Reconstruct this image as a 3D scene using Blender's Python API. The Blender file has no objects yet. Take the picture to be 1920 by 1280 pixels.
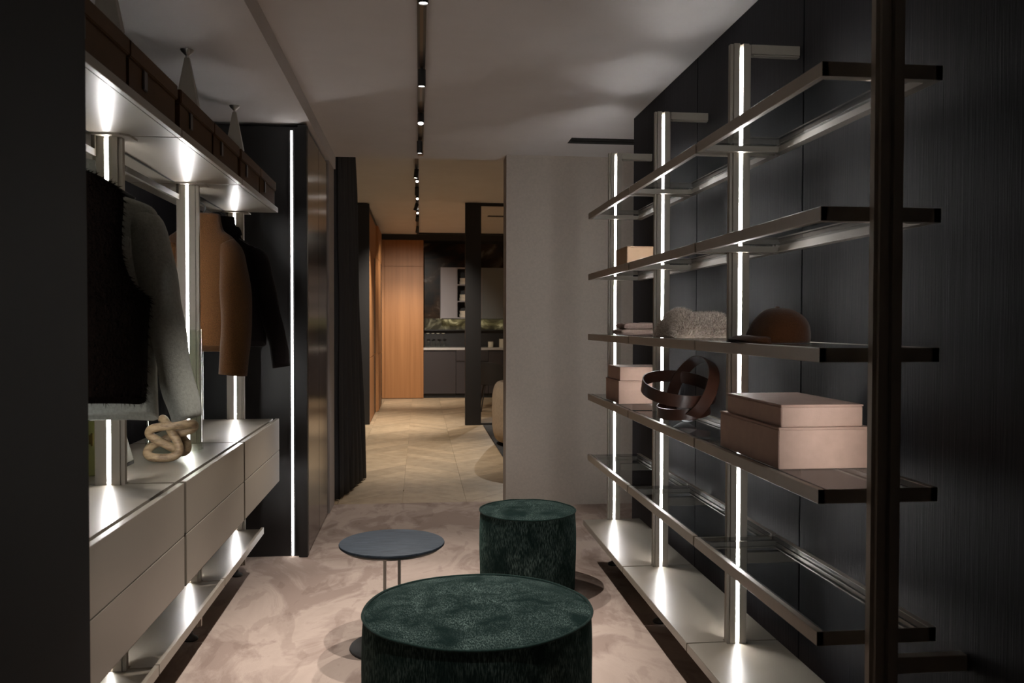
import bpy, bmesh, math, random
from mathutils import Vector, Matrix, noise
random.seed(7)
S = bpy.context.scene
COL = S.collection

# ------------------------------------------------------------------ camera, world, exposure
cam = bpy.data.cameras.new('camera')
cam.sensor_width = 36.0
cam.lens = 36.0 * 1585.4 / 1920.0
cam.clip_start = 0.05
cam.clip_end = 100
cam.dof.use_dof = True
cam.dof.focus_distance = 4.2
cam.dof.aperture_fstop = 5.6
camo = bpy.data.objects.new('camera', cam)
camo.matrix_world = (Matrix.Translation((0, 0, 1.40)) @ Matrix.Rotation(-0.1094, 4, 'Z')
                     @ Matrix.Rotation(math.pi / 2 - 0.021, 4, 'X') @ Matrix.Rotation(0.002, 4, 'Z'))
COL.objects.link(camo)
S.camera = camo
w = bpy.data.worlds.new('world')
S.world = w
w.use_nodes = True
w.node_tree.nodes['Background'].inputs[0].default_value = (0.5, 0.5, 0.55, 1)
w.node_tree.nodes['Background'].inputs[1].default_value = 0.0
S.view_settings.view_transform = 'Standard'
S.view_settings.look = 'None'
S.view_settings.exposure = -0.08
S.view_settings.gamma = 1.0
S.view_settings.use_curve_mapping = False
S.cycles.max_bounces = 7
S.cycles.use_adaptive_sampling = True
S.cycles.adaptive_threshold = 0.015
S.cycles.diffuse_bounces = 3
S.cycles.glossy_bounces = 4
S.cycles.transmission_bounces = 8
S.cycles.transparent_max_bounces = 16
S.cycles.sample_clamp_indirect = 4.0
S.cycles.caustics_reflective = False
S.cycles.caustics_refractive = False
LED = 88.0            # strength of the light strips in the uprights
SPOT = 135.0           # watts of one dressing-room track spot
SPOT2 = 330.0          # watts of one far-room track spot

# ------------------------------------------------------------------ helpers
def mat(name, col, rough=0.5, metal=0.0, var=0.0, scale=(8, 8, 8), col2=None, bump=0.0, bscale=None, spec=0.5,
        sheen=0.0, coat=0.0, detail=4.0, emit=None, contrast=None, rand=0.0, aniso=0.0):
    m = bpy.data.materials.new(name)
    m.use_nodes = True
    nt = m.node_tree
    b = nt.nodes['Principled BSDF']
    c4 = (*col, 1)
    b.inputs['Base Color'].default_value = c4
    b.inputs['Roughness'].default_value = rough
    b.inputs['Metallic'].default_value = metal
    b.inputs['Specular IOR Level'].default_value = spec
    b.inputs['Sheen Weight'].default_value = sheen
    b.inputs['Coat Weight'].default_value = coat
    b.inputs['Anisotropic'].default_value = aniso
    if emit:
        b.inputs['Emission Color'].default_value = (*emit[0], 1)
        b.inputs['Emission Strength'].default_value = emit[1]
    tc = nt.nodes.new('ShaderNodeTexCoord')
    geo = nt.nodes.new('ShaderNodeNewGeometry')
    last = None
    if col2 is not None or var:
        mp = nt.nodes.new('ShaderNodeMapping')
        nt.links.new(geo.outputs['Position'], mp.inputs['Vector'])
        mp.inputs['Scale'].default_value = scale
        n = nt.nodes.new('ShaderNodeTexNoise')
        n.inputs['Scale'].default_value = 1.0
        n.inputs['Detail'].default_value = detail
        n.inputs['Roughness'].default_value = 0.6
        nt.links.new(mp.outputs[0], n.inputs['Vector'])
        r = nt.nodes.new('ShaderNodeValToRGB')
        lo, hi = contrast or (0.3, 0.7)
        r.color_ramp.elements[0].position = lo
        r.color_ramp.elements[1].position = hi
        if col2 is None:
            col2 = tuple(min(1, c * (1 + var)) for c in col)
            r.color_ramp.elements[0].color = (*[c * (1 - var) for c in col], 1)
        else:
            r.color_ramp.elements[0].color = c4
        r.color_ramp.elements[1].color = (*col2, 1)
        nt.links.new(n.outputs['Fac'], r.inputs['Fac'])
        last = r.outputs['Color']
    if rand:
        oi = nt.nodes.new('ShaderNodeObjectInfo')
        mr = nt.nodes.new('ShaderNodeMapRange')
        mr.inputs['To Min'].default_value = 1 - rand
        mr.inputs['To Max'].default_value = 1 + rand
        nt.links.new(oi.outputs['Random'], mr.inputs['Value'])
        mx = nt.nodes.new('ShaderNodeVectorMath')
        mx.operation = 'SCALE'
        if last is not None:
            nt.links.new(last, mx.inputs[0])
        else:
            mx.inputs[0].default_value = col
        nt.links.new(mr.outputs[0], mx.inputs['Scale'])
        last = mx.outputs[0]
    if last is not None:
        nt.links.new(last, b.inputs['Base Color'])
    if bump:
        mp2 = nt.nodes.new('ShaderNodeMapping')
        nt.links.new(geo.outputs['Position'], mp2.inputs['Vector'])
        mp2.inputs['Scale'].default_value = bscale or scale
        n2 = nt.nodes.new('ShaderNodeTexNoise')
        n2.inputs['Scale'].default_value = 1.0
        n2.inputs['Detail'].default_value = 3.0
        nt.links.new(mp2.outputs[0], n2.inputs['Vector'])
        bp = nt.nodes.new('ShaderNodeBump')
        bp.inputs['Strength'].default_value = bump
        bp.inputs['Distance'].default_value = 0.01
        nt.links.new(n2.outputs['Fac'], bp.inputs['Height'])
        nt.links.new(bp.outputs[0], b.inputs['Normal'])
    return m


def glass_mat(name, tint, rough=0.02, ior=1.5):
    m = bpy.data.materials.new(name)
    m.use_nodes = True
    nt = m.node_tree
    nt.nodes.clear()
    out = nt.nodes.new('ShaderNodeOutputMaterial')
    mix = nt.nodes.new('ShaderNodeMixShader')
    tr = nt.nodes.new('ShaderNodeBsdfTransparent')
    tr.inputs[0].default_value = (*tint, 1)
    gl = nt.nodes.new('ShaderNodeBsdfGlossy')
    gl.inputs['Roughness'].default_value = rough
    fr = nt.nodes.new('ShaderNodeFresnel')
    fr.inputs['IOR'].default_value = ior
    geo = nt.nodes.new('ShaderNodeNewGeometry')     # one reflection per pane, at its outer face
    sub = nt.nodes.new('ShaderNodeMath')
    sub.operation = 'SUBTRACT'
    sub.inputs[0].default_value = 1.0
    nt.links.new(geo.outputs['Backfacing'], sub.inputs[1])
    mul = nt.nodes.new('ShaderNodeMath')
    mul.operation = 'MULTIPLY'
    nt.links.new(fr.outputs[0], mul.inputs[0])
    nt.links.new(sub.outputs[0], mul.inputs[1])
    nt.links.new(mul.outputs[0], mix.inputs[0])
    nt.links.new(tr.outputs[0], mix.inputs[1])
    nt.links.new(gl.outputs[0], mix.inputs[2])
    nt.links.new(mix.outputs[0], out.inputs[0])
    return m


def emit_mat(name, col, strength):
    m = bpy.data.materials.new(name)
    m.use_nodes = True
    nt = m.node_tree
    nt.nodes.clear()
    out = nt.nodes.new('ShaderNodeOutputMaterial')
    e = nt.nodes.new('ShaderNodeEmission')
    e.inputs[0].default_value = (*col, 1)
    e.inputs[1].default_value = strength
    nt.links.new(e.outputs[0], out.inputs[0])
    return m


WLOC = {}

def thing(name, label, cat, loc, group=None):
    o = bpy.data.objects.new(name, None)
    o.empty_display_size = 0.05
    COL.objects.link(o)
    o.location = loc
    WLOC[o] = Vector(loc)
    o['label'] = label
    o['category'] = cat
    if group:
        o['group'] = group
    return o


def mk(name, bm, m, parent=None, smooth=False, loc=None, label=None, kind=None, bevel=0.0, seg=2):
    """Link a bmesh (in world coordinates) as one object under its parent."""
    if bevel:
        bmesh.ops.remove_doubles(bm, verts=bm.verts[:], dist=1e-5)
        es = [e for e in bm.edges if len(e.link_faces) == 2 and e.calc_face_angle(0) > 0.6]
        bmesh.ops.bevel(bm, geom=es, offset=bevel, segments=seg, affect='EDGES', clamp_overlap=True)
    bmesh.ops.recalc_face_normals(bm, faces=bm.faces[:])
    org = Vector(loc) if loc else (Vector((0, 0, 0)) if parent is None else WLOC[parent])
    for v in bm.verts:
        v.co -= org
    me = bpy.data.meshes.new(name)
    bm.to_mesh(me)
    bm.free()
    if smooth:
        me.polygons.foreach_set('use_smooth', [True] * len(me.polygons))
        if smooth == 'auto':
            try:
                me.set_sharp_from_angle(angle=0.7)
            except Exception:
                pass
    o = bpy.data.objects.new(name, me)
    COL.objects.link(o)
    o.data.materials.append(m)
    WLOC[o] = org
    if parent is not None:
        o.parent = parent
        o.location = org - WLOC[parent]
    else:
        o.location = org
    if label:
        o['label'] = label
    if kind:
        o['kind'] = kind
    return o


def tag(o, label, cat, group=None):
    o['label'] = label
    o['category'] = cat
    if group:
        o['group'] = group
    return o


def NB():
    return bmesh.new()


def box(bm, x0, x1, y0, y1, z0, z1):
    vs = [bm.verts.new(p) for p in ((x0, y0, z0), (x1, y0, z0), (x1, y1, z0), (x0, y1, z0),
                                    (x0, y0, z1), (x1, y0, z1), (x1, y1, z1), (x0, y1, z1))]
    for f in ((3, 2, 1, 0), (4, 5, 6, 7), (0, 1, 5, 4), (1, 2, 6, 5), (2, 3, 7, 6), (3, 0, 4, 7)):
        bm.faces.new([vs[i] for i in f])
    return bm


def prism(bm, pts, z0, z1, axis='z'):
    """Extrude a polygon; pts (a,b), axis names the extrusion direction."""
    def P(a, b, c):
        return {'z': (a, b, c), 'y': (a, c, b), 'x': (c, a, b)}[axis]
    lo = [bm.verts.new(P(a, b, z0)) for a, b in pts]
    hi = [bm.verts.new(P(a, b, z1)) for a, b in pts]
    n = len(pts)
    bm.faces.new(lo[::-1])
    bm.faces.new(hi)
    for i in range(n):
        bm.faces.new((lo[i], lo[(i + 1) % n], hi[(i + 1) % n], hi[i]))
    return bm


def loft(bm, rings, cap0=True, cap1=True, closed=False):
    vr = [[bm.verts.new(p) for p in r] for r in rings]
    n = len(vr[0])
    k = len(vr)
    for i in range(k if closed else k - 1):
        a, b = vr[i], vr[(i + 1) % k]
        for j in range(n):
            bm.faces.new((a[j], a[(j + 1) % n], b[(j + 1) % n], b[j]))
    if not closed:
        if cap0:
            bm.faces.new(vr[0][::-1])
        if cap1:
            bm.faces.new(vr[-1])
    return bm


def lathe(bm, prof, c, seg=32):
    rings = []
    for r, z in prof:
        rings.append([(c[0] + r * math.cos(2 * math.pi * i / seg), c[1] + r * math.sin(2 * math.pi * i / seg), c[2] + z)
                      for i in range(seg)])
    return loft(bm, rings)


def frame(t):
    t = t.normalized()
    up = Vector((0, 0, 1)) if abs(t.z) < 0.9 else Vector((0, 1, 0))
    a = t.cross(up).normalized()
    return a, t.cross(a).normalized()


def catmull(pts, sub, closed=False):
    pts = [Vector(p) for p in pts]
    n = len(pts)
    out = []
    for i in range(n if closed else n - 1):
        if closed:
            p = [pts[(i + k) % n] for k in (-1, 0, 1, 2)]
        else:
            p = [pts[max(0, min(n - 1, i + k))] for k in (-1, 0, 1, 2)]
        for s in range(sub):
            t = s / sub
            out.append(0.5 * ((2 * p[1]) + (p[2] - p[0]) * t + (2 * p[0] - 5 * p[1] + 4 * p[2] - p[3]) * t * t
                              + (3 * p[1] - p[0] - 3 * p[2] + p[3]) * t ** 3))
    if not closed:
        out.append(pts[-1])
    return out


def tube(bm, pts, r, seg=12, closed=False):
    pts = [Vector(p) for p in pts]
    n = len(pts)
    rings = []
    a0 = None
    for i in range(n):
        t = (pts[(i + 1) % n] - pts[i - 1]) if closed else (pts[min(n - 1, i + 1)] - pts[max(0, i - 1)])
        t.normalize()
        if a0 is None:
            a0, _ = frame(t)
        a0 = (a0 - t * a0.dot(t)).normalized()
        b0 = t.cross(a0)
        rr = r[i] if isinstance(r, (list, tuple)) else r
        rings.append([pts[i] + rr * (math.cos(2 * math.pi * j / seg) * a0 + math.sin(2 * math.pi * j / seg) * b0)
                      for j in range(seg)])
    if closed:                       # undo the twist that builds up round a closed loop
        ta = (pts[1] - pts[-1]).normalized()
        e = (a0 - ta * a0.dot(ta)).normalized()
        s = (rings[0][0] - pts[0]).normalized()
        ang = math.atan2(ta.dot(e.cross(s)), e.dot(s))
        for i in range(n):
            t = (pts[(i + 1) % n] - pts[i - 1]).normalized()
            q = Matrix.Rotation(ang * i / n, 3, t)
            rings[i] = [pts[i] + q @ (p - pts[i]) for p in rings[i]]
    return loft(bm, rings, closed=closed)


def cyl(bm, p0, p1, r0, r1=None, seg=16):
    p0, p1 = Vector(p0), Vector(p1)
    a, b = frame(p1 - p0)
    r1 = r0 if r1 is None else r1
    rg = [[p + r * (math.cos(2 * math.pi * j / seg) * a + math.sin(2 * math.pi * j / seg) * b) for j in range(seg)]
          for p, r in ((p0, r0), (p1, r1))]
    return loft(bm, rg)


# ------------------------------------------------------------------ materials
M = {}
M['ceiling'] = mat('ceiling_paint', (0.74, 0.71, 0.70), 0.9, var=0.03, scale=(3, 3, 3))
M['beige_wall'] = mat('beige_wallcovering', (0.48, 0.42, 0.365), 0.85, var=0.06, scale=(60, 60, 60), bump=0.15, bscale=(300, 300, 300))
M['trim'] = mat('grey_trim', (0.42, 0.38, 0.36), 0.7)
M['dark_panel'] = mat('dark_oak_panel', (0.0125, 0.0120, 0.0148), 0.55, col2=(0.020, 0.0192, 0.0228), scale=(70, 70, 1.2), bump=0.15,
                      bscale=(250, 250, 6), spec=0.07, detail=6)
M['joint'] = mat('panel_joint', (0.008, 0.008, 0.008), 0.8)
M['dark_lacquer'] = mat('dark_lacquer', (0.024, 0.024, 0.025), 0.38, var=0.05, spec=0.4)
M['near_lacquer'] = mat('matt_black_lacquer', (0.010, 0.0104, 0.0115), 0.6, var=0.05, spec=0.15)
M['bronze'] = mat('bronze_gloss', (0.11, 0.085, 0.07), 0.16, metal=0.75, var=0.05)
M['lacquer'] = mat('taupe_lacquer', (0.275, 0.245, 0.20), 0.33, var=0.02, scale=(4, 4, 4), spec=0.5)
M['alu'] = mat('taupe_aluminium', (0.37, 0.33, 0.275), 0.36, metal=0.1, var=0.03, scale=(30, 30, 3))
M['rail'] = mat('hanging_rail_taupe', (0.10, 0.088, 0.072), 0.6, var=0.03, spec=0.1)
M['edge'] = mat('dark_edge', (0.03, 0.028, 0.026), 0.5)
M['smoke'] = glass_mat('smoked_glass', (0.66, 0.68, 0.69), 0.01, 1.5)
M['smoke2'] = glass_mat('smoked_partition', (0.86, 0.86, 0.84), 0.01, 1.45)
M['clear'] = glass_mat('clear_glass', (0.97, 0.985, 0.96), 0.0, 1.5)
M['led'] = emit_mat('led_strip', (1.0, 0.98, 0.955), LED)
M['led_end'] = emit_mat('led_strip_cabinet', (1.0, 0.955, 0.92), LED * 0.20)
M['lens'] = emit_mat('spot_lens', (1.0, 0.93, 0.85), 14.0)
M['black'] = mat('black_metal', (0.012, 0.012, 0.012), 0.45)
M['rail_inner'] = mat('rail_copper', (0.10, 0.06, 0.04), 0.4, metal=0.6)
M['steel'] = mat('brushed_steel', (0.55, 0.53, 0.5), 0.3, metal=1.0)
M['box_pink'] = mat('pale_leather', (0.46, 0.30, 0.235), 0.65, var=0.06, scale=(25, 25, 25), bump=0.05, bscale=(400, 400, 400))
M['box_tan'] = mat('tan_leather', (0.55, 0.35, 0.21), 0.6, var=0.05, scale=(25, 25, 25))
M['alu_polished'] = mat('polished_taupe_aluminium', (0.44, 0.39, 0.34), 0.34, metal=0.5, var=0.03)
M['box_brown'] = mat('brown_leather', (0.090, 0.043, 0.014), 0.7, spec=0.2, var=0.08, scale=(30, 30, 30), bump=0.12, bscale=(350, 350, 350))
M['tab'] = mat('dark_leather_tab', (0.055, 0.047, 0.045), 0.45)
M['fur_vest'] = mat('dark_fur', (0.0042, 0.0023, 0.0016), 0.95, spec=0.05, var=0.4, scale=(90, 90, 60), bump=1.0, bscale=(160, 160, 120))
M['grey_wool'] = mat('grey_wool', (0.37, 0.385, 0.345), 0.95, spec=0.1, var=0.14, scale=(120, 120, 120), bump=0.2, bscale=(250, 250, 250), sheen=0.15)
M['tan'] = mat('tan_fleece', (0.034, 0.0135, 0.0038), 0.95, spec=0.06, col2=(0.066, 0.0275, 0.0082), scale=(220, 220, 220), bump=0.45, bscale=(380, 380, 380), sheen=0.12)
M['black_wool'] = mat('black_wool', (0.008, 0.006, 0.006), 0.95, spec=0.05, var=0.2, scale=(100, 100, 100), bump=0.2, bscale=(300, 300, 300), sheen=0.03)
M['wood_knot'] = mat('pale_marbled_wood', (0.40, 0.29, 0.17), 0.5, col2=(0.13, 0.075, 0.038), scale=(22, 22, 60), contrast=(0.42, 0.72), bump=0.1, bscale=(120, 120, 200))
M['olive'] = mat('olive_leather', (0.045, 0.045, 0.008), 0.4, var=0.06)
M['taupe_leather'] = mat('taupe_leather', (0.30, 0.28, 0.23), 0.5, var=0.04)
M['gold'] = mat('gold_metal', (0.85, 0.62, 0.2), 0.2, metal=1.0)
M['belt'] = mat('brown_belt_leather', (0.034, 0.0125, 0.0072), 0.34, var=0.15, scale=(30, 30, 30))
M['belt_in'] = mat('belt_leather_edge', (0.28, 0.2, 0.15), 0.5)
M['cap'] = mat('rust_felt', (0.042, 0.0145, 0.0045), 0.95, spec=0.08, var=0.15, scale=(150, 150, 150), bump=0.3, bscale=(350, 350, 350), sheen=0.12)
M['fur'] = mat('cream_fur', (0.22, 0.16, 0.125), 0.9, spec=0.1, col2=(0.42, 0.34, 0.28), scale=(90, 90, 90), contrast=(0.25, 0.55))
M['fur_hair'] = mat('cream_fur_hair', (0.30, 0.22, 0.17), 0.9, spec=0.1, col2=(0.80, 0.70, 0.61), scale=(140, 140, 140), contrast=(0.38, 0.58))
M['knit'] = mat('rose_knit', (0.33, 0.235, 0.20), 0.95, spec=0.1, var=0.12, scale=(200, 200, 60), bump=0.6, bscale=(60, 420, 420))
def velvet_mat():
    m = bpy.data.materials.new('green_velvet')
    m.use_nodes = True
    nt = m.node_tree
    b = nt.nodes['Principled BSDF']
    b.inputs['Roughness'].default_value = 0.85
    b.inputs['Specular IOR Level'].default_value = 0.04
    b.inputs['Sheen Weight'].default_value = 0.06
    b.inputs['Sheen Tint'].default_value = (0.4, 0.8, 0.7, 1)
    geo = nt.nodes.new('ShaderNodeNewGeometry')
    def nse(scale, rot, detail, dist=0.0):
        mp = nt.nodes.new('ShaderNodeMapping')
        mp.inputs['Scale'].default_value = scale
        mp.inputs['Rotation'].default_value = rot
        nt.links.new(geo.outputs['Position'], mp.inputs['Vector'])
        n = nt.nodes.new('ShaderNodeTexNoise')
        n.inputs['Scale'].default_value = 1.0
        n.inputs['Detail'].default_value = detail
        n.inputs['Distortion'].default_value = dist
        nt.links.new(mp.outputs[0], n.inputs['Vector'])
        return n.outputs['Fac']
    def ramp(src, a, b2):
        mr = nt.nodes.new('ShaderNodeMapRange')
        mr.inputs['From Min'].default_value = a
        mr.inputs['From Max'].default_value = b2
        nt.links.new(src, mr.inputs['Value'])
        return mr.outputs[0]
    def math_(op, x, y):
        n = nt.nodes.new('ShaderNodeMath')
        n.operation = op
        for k, v in enumerate((x, y)):
            if isinstance(v, float):
                n.inputs[k].default_value = v
            else:
                nt.links.new(v, n.inputs[k])
        return n.outputs[0]
    streak = nse((280, 105, 45), (0, 0, 0.5), 3.0)
    patch = nse((9, 9, 7), (0, 0, 0), 6.0, 0.8)
    f = math_('MULTIPLY', ramp(streak, 0.44, 0.74), ramp(patch, 0.34, 0.70))
    f = math_('ADD', f, math_('MULTIPLY', ramp(patch, 0.40, 0.75), 0.04))
    mx = nt.nodes.new('ShaderNodeMix')
    mx.data_type = 'RGBA'
    mx.inputs[6].default_value = (0.0048, 0.0112, 0.0105, 1)
    mx.inputs[7].default_value = (0.120, 0.172, 0.160, 1)  # pale streaks put the bright sheen of the nap into the colour
    nt.links.new(f, mx.inputs[0])
    nt.links.new(mx.outputs[2], b.inputs['Base Color'])
    bp = nt.nodes.new('ShaderNodeBump')
    bp.inputs['Strength'].default_value = 0.5
    bp.inputs['Distance'].default_value = 0.006
    nt.links.new(streak, bp.inputs['Height'])
    nt.links.new(bp.outputs[0], b.inputs['Normal'])
    return m
M['velvet'] = velvet_mat()
M['piping'] = mat('green_piping', (0.010, 0.024, 0.021), 0.9, var=0.4, scale=(120, 120, 120), sheen=0.05, spec=0.1)
M['table_top'] = mat('blue_black_oak', (0.013, 0.019, 0.027), 0.6, spec=0.15, col2=(0.046, 0.060, 0.078), scale=(10, 130, 20), contrast=(0.35, 0.8), bump=0.2, bscale=(14, 300, 20))
M['curtain'] = mat('charcoal_curtain', (0.040, 0.040, 0.043), 0.8, var=0.1, scale=(200, 200, 20), spec=0.3)
M['oak'] = mat('floor_oak', (0.50, 0.38, 0.245), 0.5, col2=(0.37, 0.265, 0.16), scale=(9, 9, 9), rand=0.15, spec=0.4, bump=0.06, bscale=(80, 80, 80))
M['oak_gap'] = mat('floor_oak_far', (0.40, 0.29, 0.18), 0.6, var=0.1)
M['teak'] = mat('orange_veneer', (0.43, 0.195, 0.070), 0.5, col2=(0.30, 0.125, 0.04), scale=(16, 16, 0.35), contrast=(0.35, 0.72), detail=6)
M['brown_lacquer'] = mat('brown_black_lacquer', (0.014, 0.012, 0.011), 0.5)
M['kitchen_base'] = mat('aubergine_lacquer', (0.035, 0.027, 0.027), 0.5)
M['worktop'] = mat('worktop_stone', (0.5, 0.47, 0.44), 0.3)
M['lilac'] = mat('grey_lilac_lacquer', (0.30, 0.28, 0.29), 0.5)
M['teal_grey'] = mat('grey_lacquer', (0.21, 0.225, 0.23), 0.5)
M['porcelain'] = mat('cream_porcelain', (0.75, 0.68, 0.55), 0.35)
M['sofa'] = mat('beige_boucle', (0.50, 0.39, 0.28), 0.95, var=0.1, scale=(30, 30, 30), bump=0.3, bscale=(120, 120, 120))
M['rug'] = mat('dark_rug', (0.035, 0.035, 0.037), 0.95, col2=(0.06, 0.06, 0.06), scale=(6, 6, 6))
M['chair'] = mat('dark_chair_fabric', (0.03, 0.028, 0.028), 0.8)
M['under_led'] = emit_mat('cabinet_light', (1.0, 0.9, 0.6), 8.0)

# dark marble with swirling veins
def marble(name, base, v1, v2, scale):
    m = bpy.data.materials.new(name)
    m.use_nodes = True
    nt = m.node_tree
    b = nt.nodes['Principled BSDF']
    b.inputs['Roughness'].default_value = 0.32
    b.inputs['Specular IOR Level'].default_value = 0.2
    geo = nt.nodes.new('ShaderNodeNewGeometry')
    mp = nt.nodes.new('ShaderNodeMapping')
    mp.inputs['Rotation'].default_value = (0, 0.6, 0)
    mp.inputs['Scale'].default_value = scale
    nt.links.new(geo.outputs['Position'], mp.inputs['Vector'])
    wv = nt.nodes.new('ShaderNodeTexNoise')
    wv.inputs['Scale'].default_value = 1.1
    wv.inputs['Distortion'].default_value = 2.6
    wv.inputs['Detail'].default_value = 6.0
    nt.links.new(mp.outputs[0], wv.inputs['Vector'])
    r = nt.nodes.new('ShaderNodeValToRGB')
    r.color_ramp.elements[0].position = 0.42
    r.color_ramp.elements[0].color = (*base, 1)
    r.color_ramp.elements[1].position = 0.56
    r.color_ramp.elements[1].color = (*v1, 1)
    e = r.color_ramp.elements.new(0.66)
    e.color = (*v2, 1)
    nt.links.new(wv.outputs['Fac'], r.inputs['Fac'])
    nt.links.new(r.outputs['Color'], b.inputs['Base Color'])
    return m
M['marble'] = marble('dark_marble', (0.012, 0.008, 0.006), (0.05, 0.026, 0.012), (0.26, 0.22, 0.19), (1, 1, 1.3))
M['marble_strip'] = marble('lit_marble', (0.05, 0.045, 0.03), (0.16, 0.15, 0.10), (0.55, 0.53, 0.42), (2, 1, 3))  # paler copy of the marble, the band's warm light put into its colours

# plush carpet: shading of pile laid this way and that, painted as paler and darker patches
def carpet_mat():
    m = bpy.data.materials.new('plush_carpet')
    m.use_nodes = True
    nt = m.node_tree
    b = nt.nodes['Principled BSDF']
    b.inputs['Roughness'].default_value = 0.95
    b.inputs['Specular IOR Level'].default_value = 0.1
    geo = nt.nodes.new('ShaderNodeNewGeometry')
    mp = nt.nodes.new('ShaderNodeMapping')
    mp.inputs['Scale'].default_value = (2.3, 1.5, 1)
    nt.links.new(geo.outputs['Position'], mp.inputs['Vector'])
    n1 = nt.nodes.new('ShaderNodeTexNoise')
    n1.inputs['Scale'].default_value = 1.0
    n1.inputs['Detail'].default_value = 7.0
    n1.inputs['Roughness'].default_value = 0.62
    n1.inputs['Distortion'].default_value = 1.3
    nt.links.new(mp.outputs[0], n1.inputs['Vector'])
    r1 = nt.nodes.new('ShaderNodeValToRGB')
    r1.color_ramp.elements[0].position = 0.43
    r1.color_ramp.elements[0].color = (0.335, 0.258, 0.222, 1)
    r1.color_ramp.elements[1].position = 0.535
    r1.color_ramp.elements[1].color = (0.47, 0.38, 0.33, 1)
    e = r1.color_ramp.elements.new(0.66)
    e.color = (0.43, 0.345, 0.297, 1)
    nt.links.new(n1.outputs['Fac'], r1.inputs['Fac'])
    # brushed strokes, their pile shading put into the colour
    mp2 = nt.nodes.new('ShaderNodeMapping')
    mp2.inputs['Scale'].default_value = (5.0, 1.6, 1)
    mp2.inputs['Rotation'].default_value = (0, 0, 0.9)
    nt.links.new(geo.outputs['Position'], mp2.inputs['Vector'])
    n2 = nt.nodes.new('ShaderNodeTexNoise')
    n2.inputs['Scale'].default_value = 1.6
    n2.inputs['Detail'].default_value = 5.0
    n2.inputs['Distortion'].default_value = 0.6
    nt.links.new(mp2.outputs[0], n2.inputs['Vector'])
    r2 = nt.nodes.new('ShaderNodeValToRGB')
    r2.color_ramp.elements[0].position = 0.40
    r2.color_ramp.elements[0].color = (0.86, 0.845, 0.84, 1)
    r2.color_ramp.elements[1].position = 0.44
    r2.color_ramp.elements[1].color = (1, 1, 1, 1)
    nt.links.new(n2.outputs['Fac'], r2.inputs['Fac'])
    mx = nt.nodes.new('ShaderNodeMix')
    mx.data_type = 'RGBA'
    mx.blend_type = 'MULTIPLY'
    mx.inputs[0].default_value = 1.0
    nt.links.new(r1.outputs['Color'], mx.inputs[6])
    nt.links.new(r2.outputs['Color'], mx.inputs[7])
    nt.links.new(mx.outputs[2], b.inputs['Base Color'])
    n3 = nt.nodes.new('ShaderNodeTexNoise')
    n3.inputs['Scale'].default_value = 260.0
    nt.links.new(geo.outputs['Position'], n3.inputs['Vector'])
    bp = nt.nodes.new('ShaderNodeBump')
    bp.inputs['Strength'].default_value = 0.3
    bp.inputs['Distance'].default_value = 0.004
    nt.links.new(n3.outputs['Fac'], bp.inputs['Height'])
    nt.links.new(bp.outputs[0], b.inputs['Normal'])
    return m
M['carpet'] = carpet_mat()

# ------------------------------------------------------------------ setting: dressing room
ZC = 2.687     # dressing-room ceiling
ZS = 2.590     # soffit over the left wardrobe
ZC2 = 3.06     # far-room ceiling
YD = 6.62      # carpet ends, oak floor starts
YK = 15.9      # kitchen line

def struct(name, bm, m, parent=None, smooth=False, bevel=0):
    return mk(name, bm, m, parent, kind='structure', smooth=smooth, bevel=bevel)

struct('floor', box(NB(), -2.2, 3.6, -1.6, YD, -0.1, 0.0), M['carpet'])
struct('ceiling', box(NB(), -0.642, 3.6, -1.6, 6.67, ZC, ZC + 0.1), M['ceiling'])
struct('ceiling_left', box(NB(), -2.2, -0.642, -1.6, 6.67, ZS, ZC + 0.1), M['ceiling'])
wr = struct('wall_right', box(NB(), 1.356, 1.50, -1.6, 5.215, 0.0, ZC), M['joint'])
ys = [5.215, 3.988, 2.850, 1.712, 0.574, -0.564, -1.6]
for a, b in zip(ys[:-1], ys[1:]):
    mk('panel', box(NB(), 1.338, 1.356, b + 0.004, a - 0.004, 0.0, ZC), M['dark_panel'], wr, bevel=0.0015, seg=1)
struct('wall_left', box(NB(), -1.55, -1.42, 1.79, 5.18, 0.0, ZS), M['dark_panel'])
struct('wall_front', box(NB(), -2.2, 3.6, -1.7, -1.6, 0, ZC), M['beige_wall'])
struct('wall_side', box(NB(), 3.5, 3.6, 5.0, 6.4, 0, ZC), M['beige_wall'])
struct('wall_back', box(NB(), 0.662, 3.6, 6.44, 6.66, 0, ZC), M['beige_wall'])
struct('trim_1', box(NB(), -1.0, -0.655, 6.31, 6.67, 0, ZC), M['trim'], bevel=0.003)

# ------------------------------------------------------------------ setting: far room
fl = struct('floor_far', box(NB(), -3.0, 6.0, YD, 17.2, -0.1, -0.012), M['oak_gap'])
struct('ceiling_far', box(NB(), -3.0, 6.0, 6.67, 17.2, ZC2, ZC2 + 0.1), M['ceiling'])
struct('wall_over_opening', box(NB(), -3.0, 6.0, 6.60, 6.67, ZC + 0.1, ZC2 + 0.1), M['ceiling'])
struct('wall_far', box(NB(), -3.0, 6.0, 16.56, 16.7, 0, ZC2), M['brown_lacquer'])
struct('wall_far_left', box(NB(), -1.20, -1.08, 6.67, 16.56, 0, ZC2), M['brown_lacquer'])
struct('wall_far_right', box(NB(), 5.9, 6.0, 6.67, 16.56, 0, ZC2), M['beige_wall'])
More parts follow.
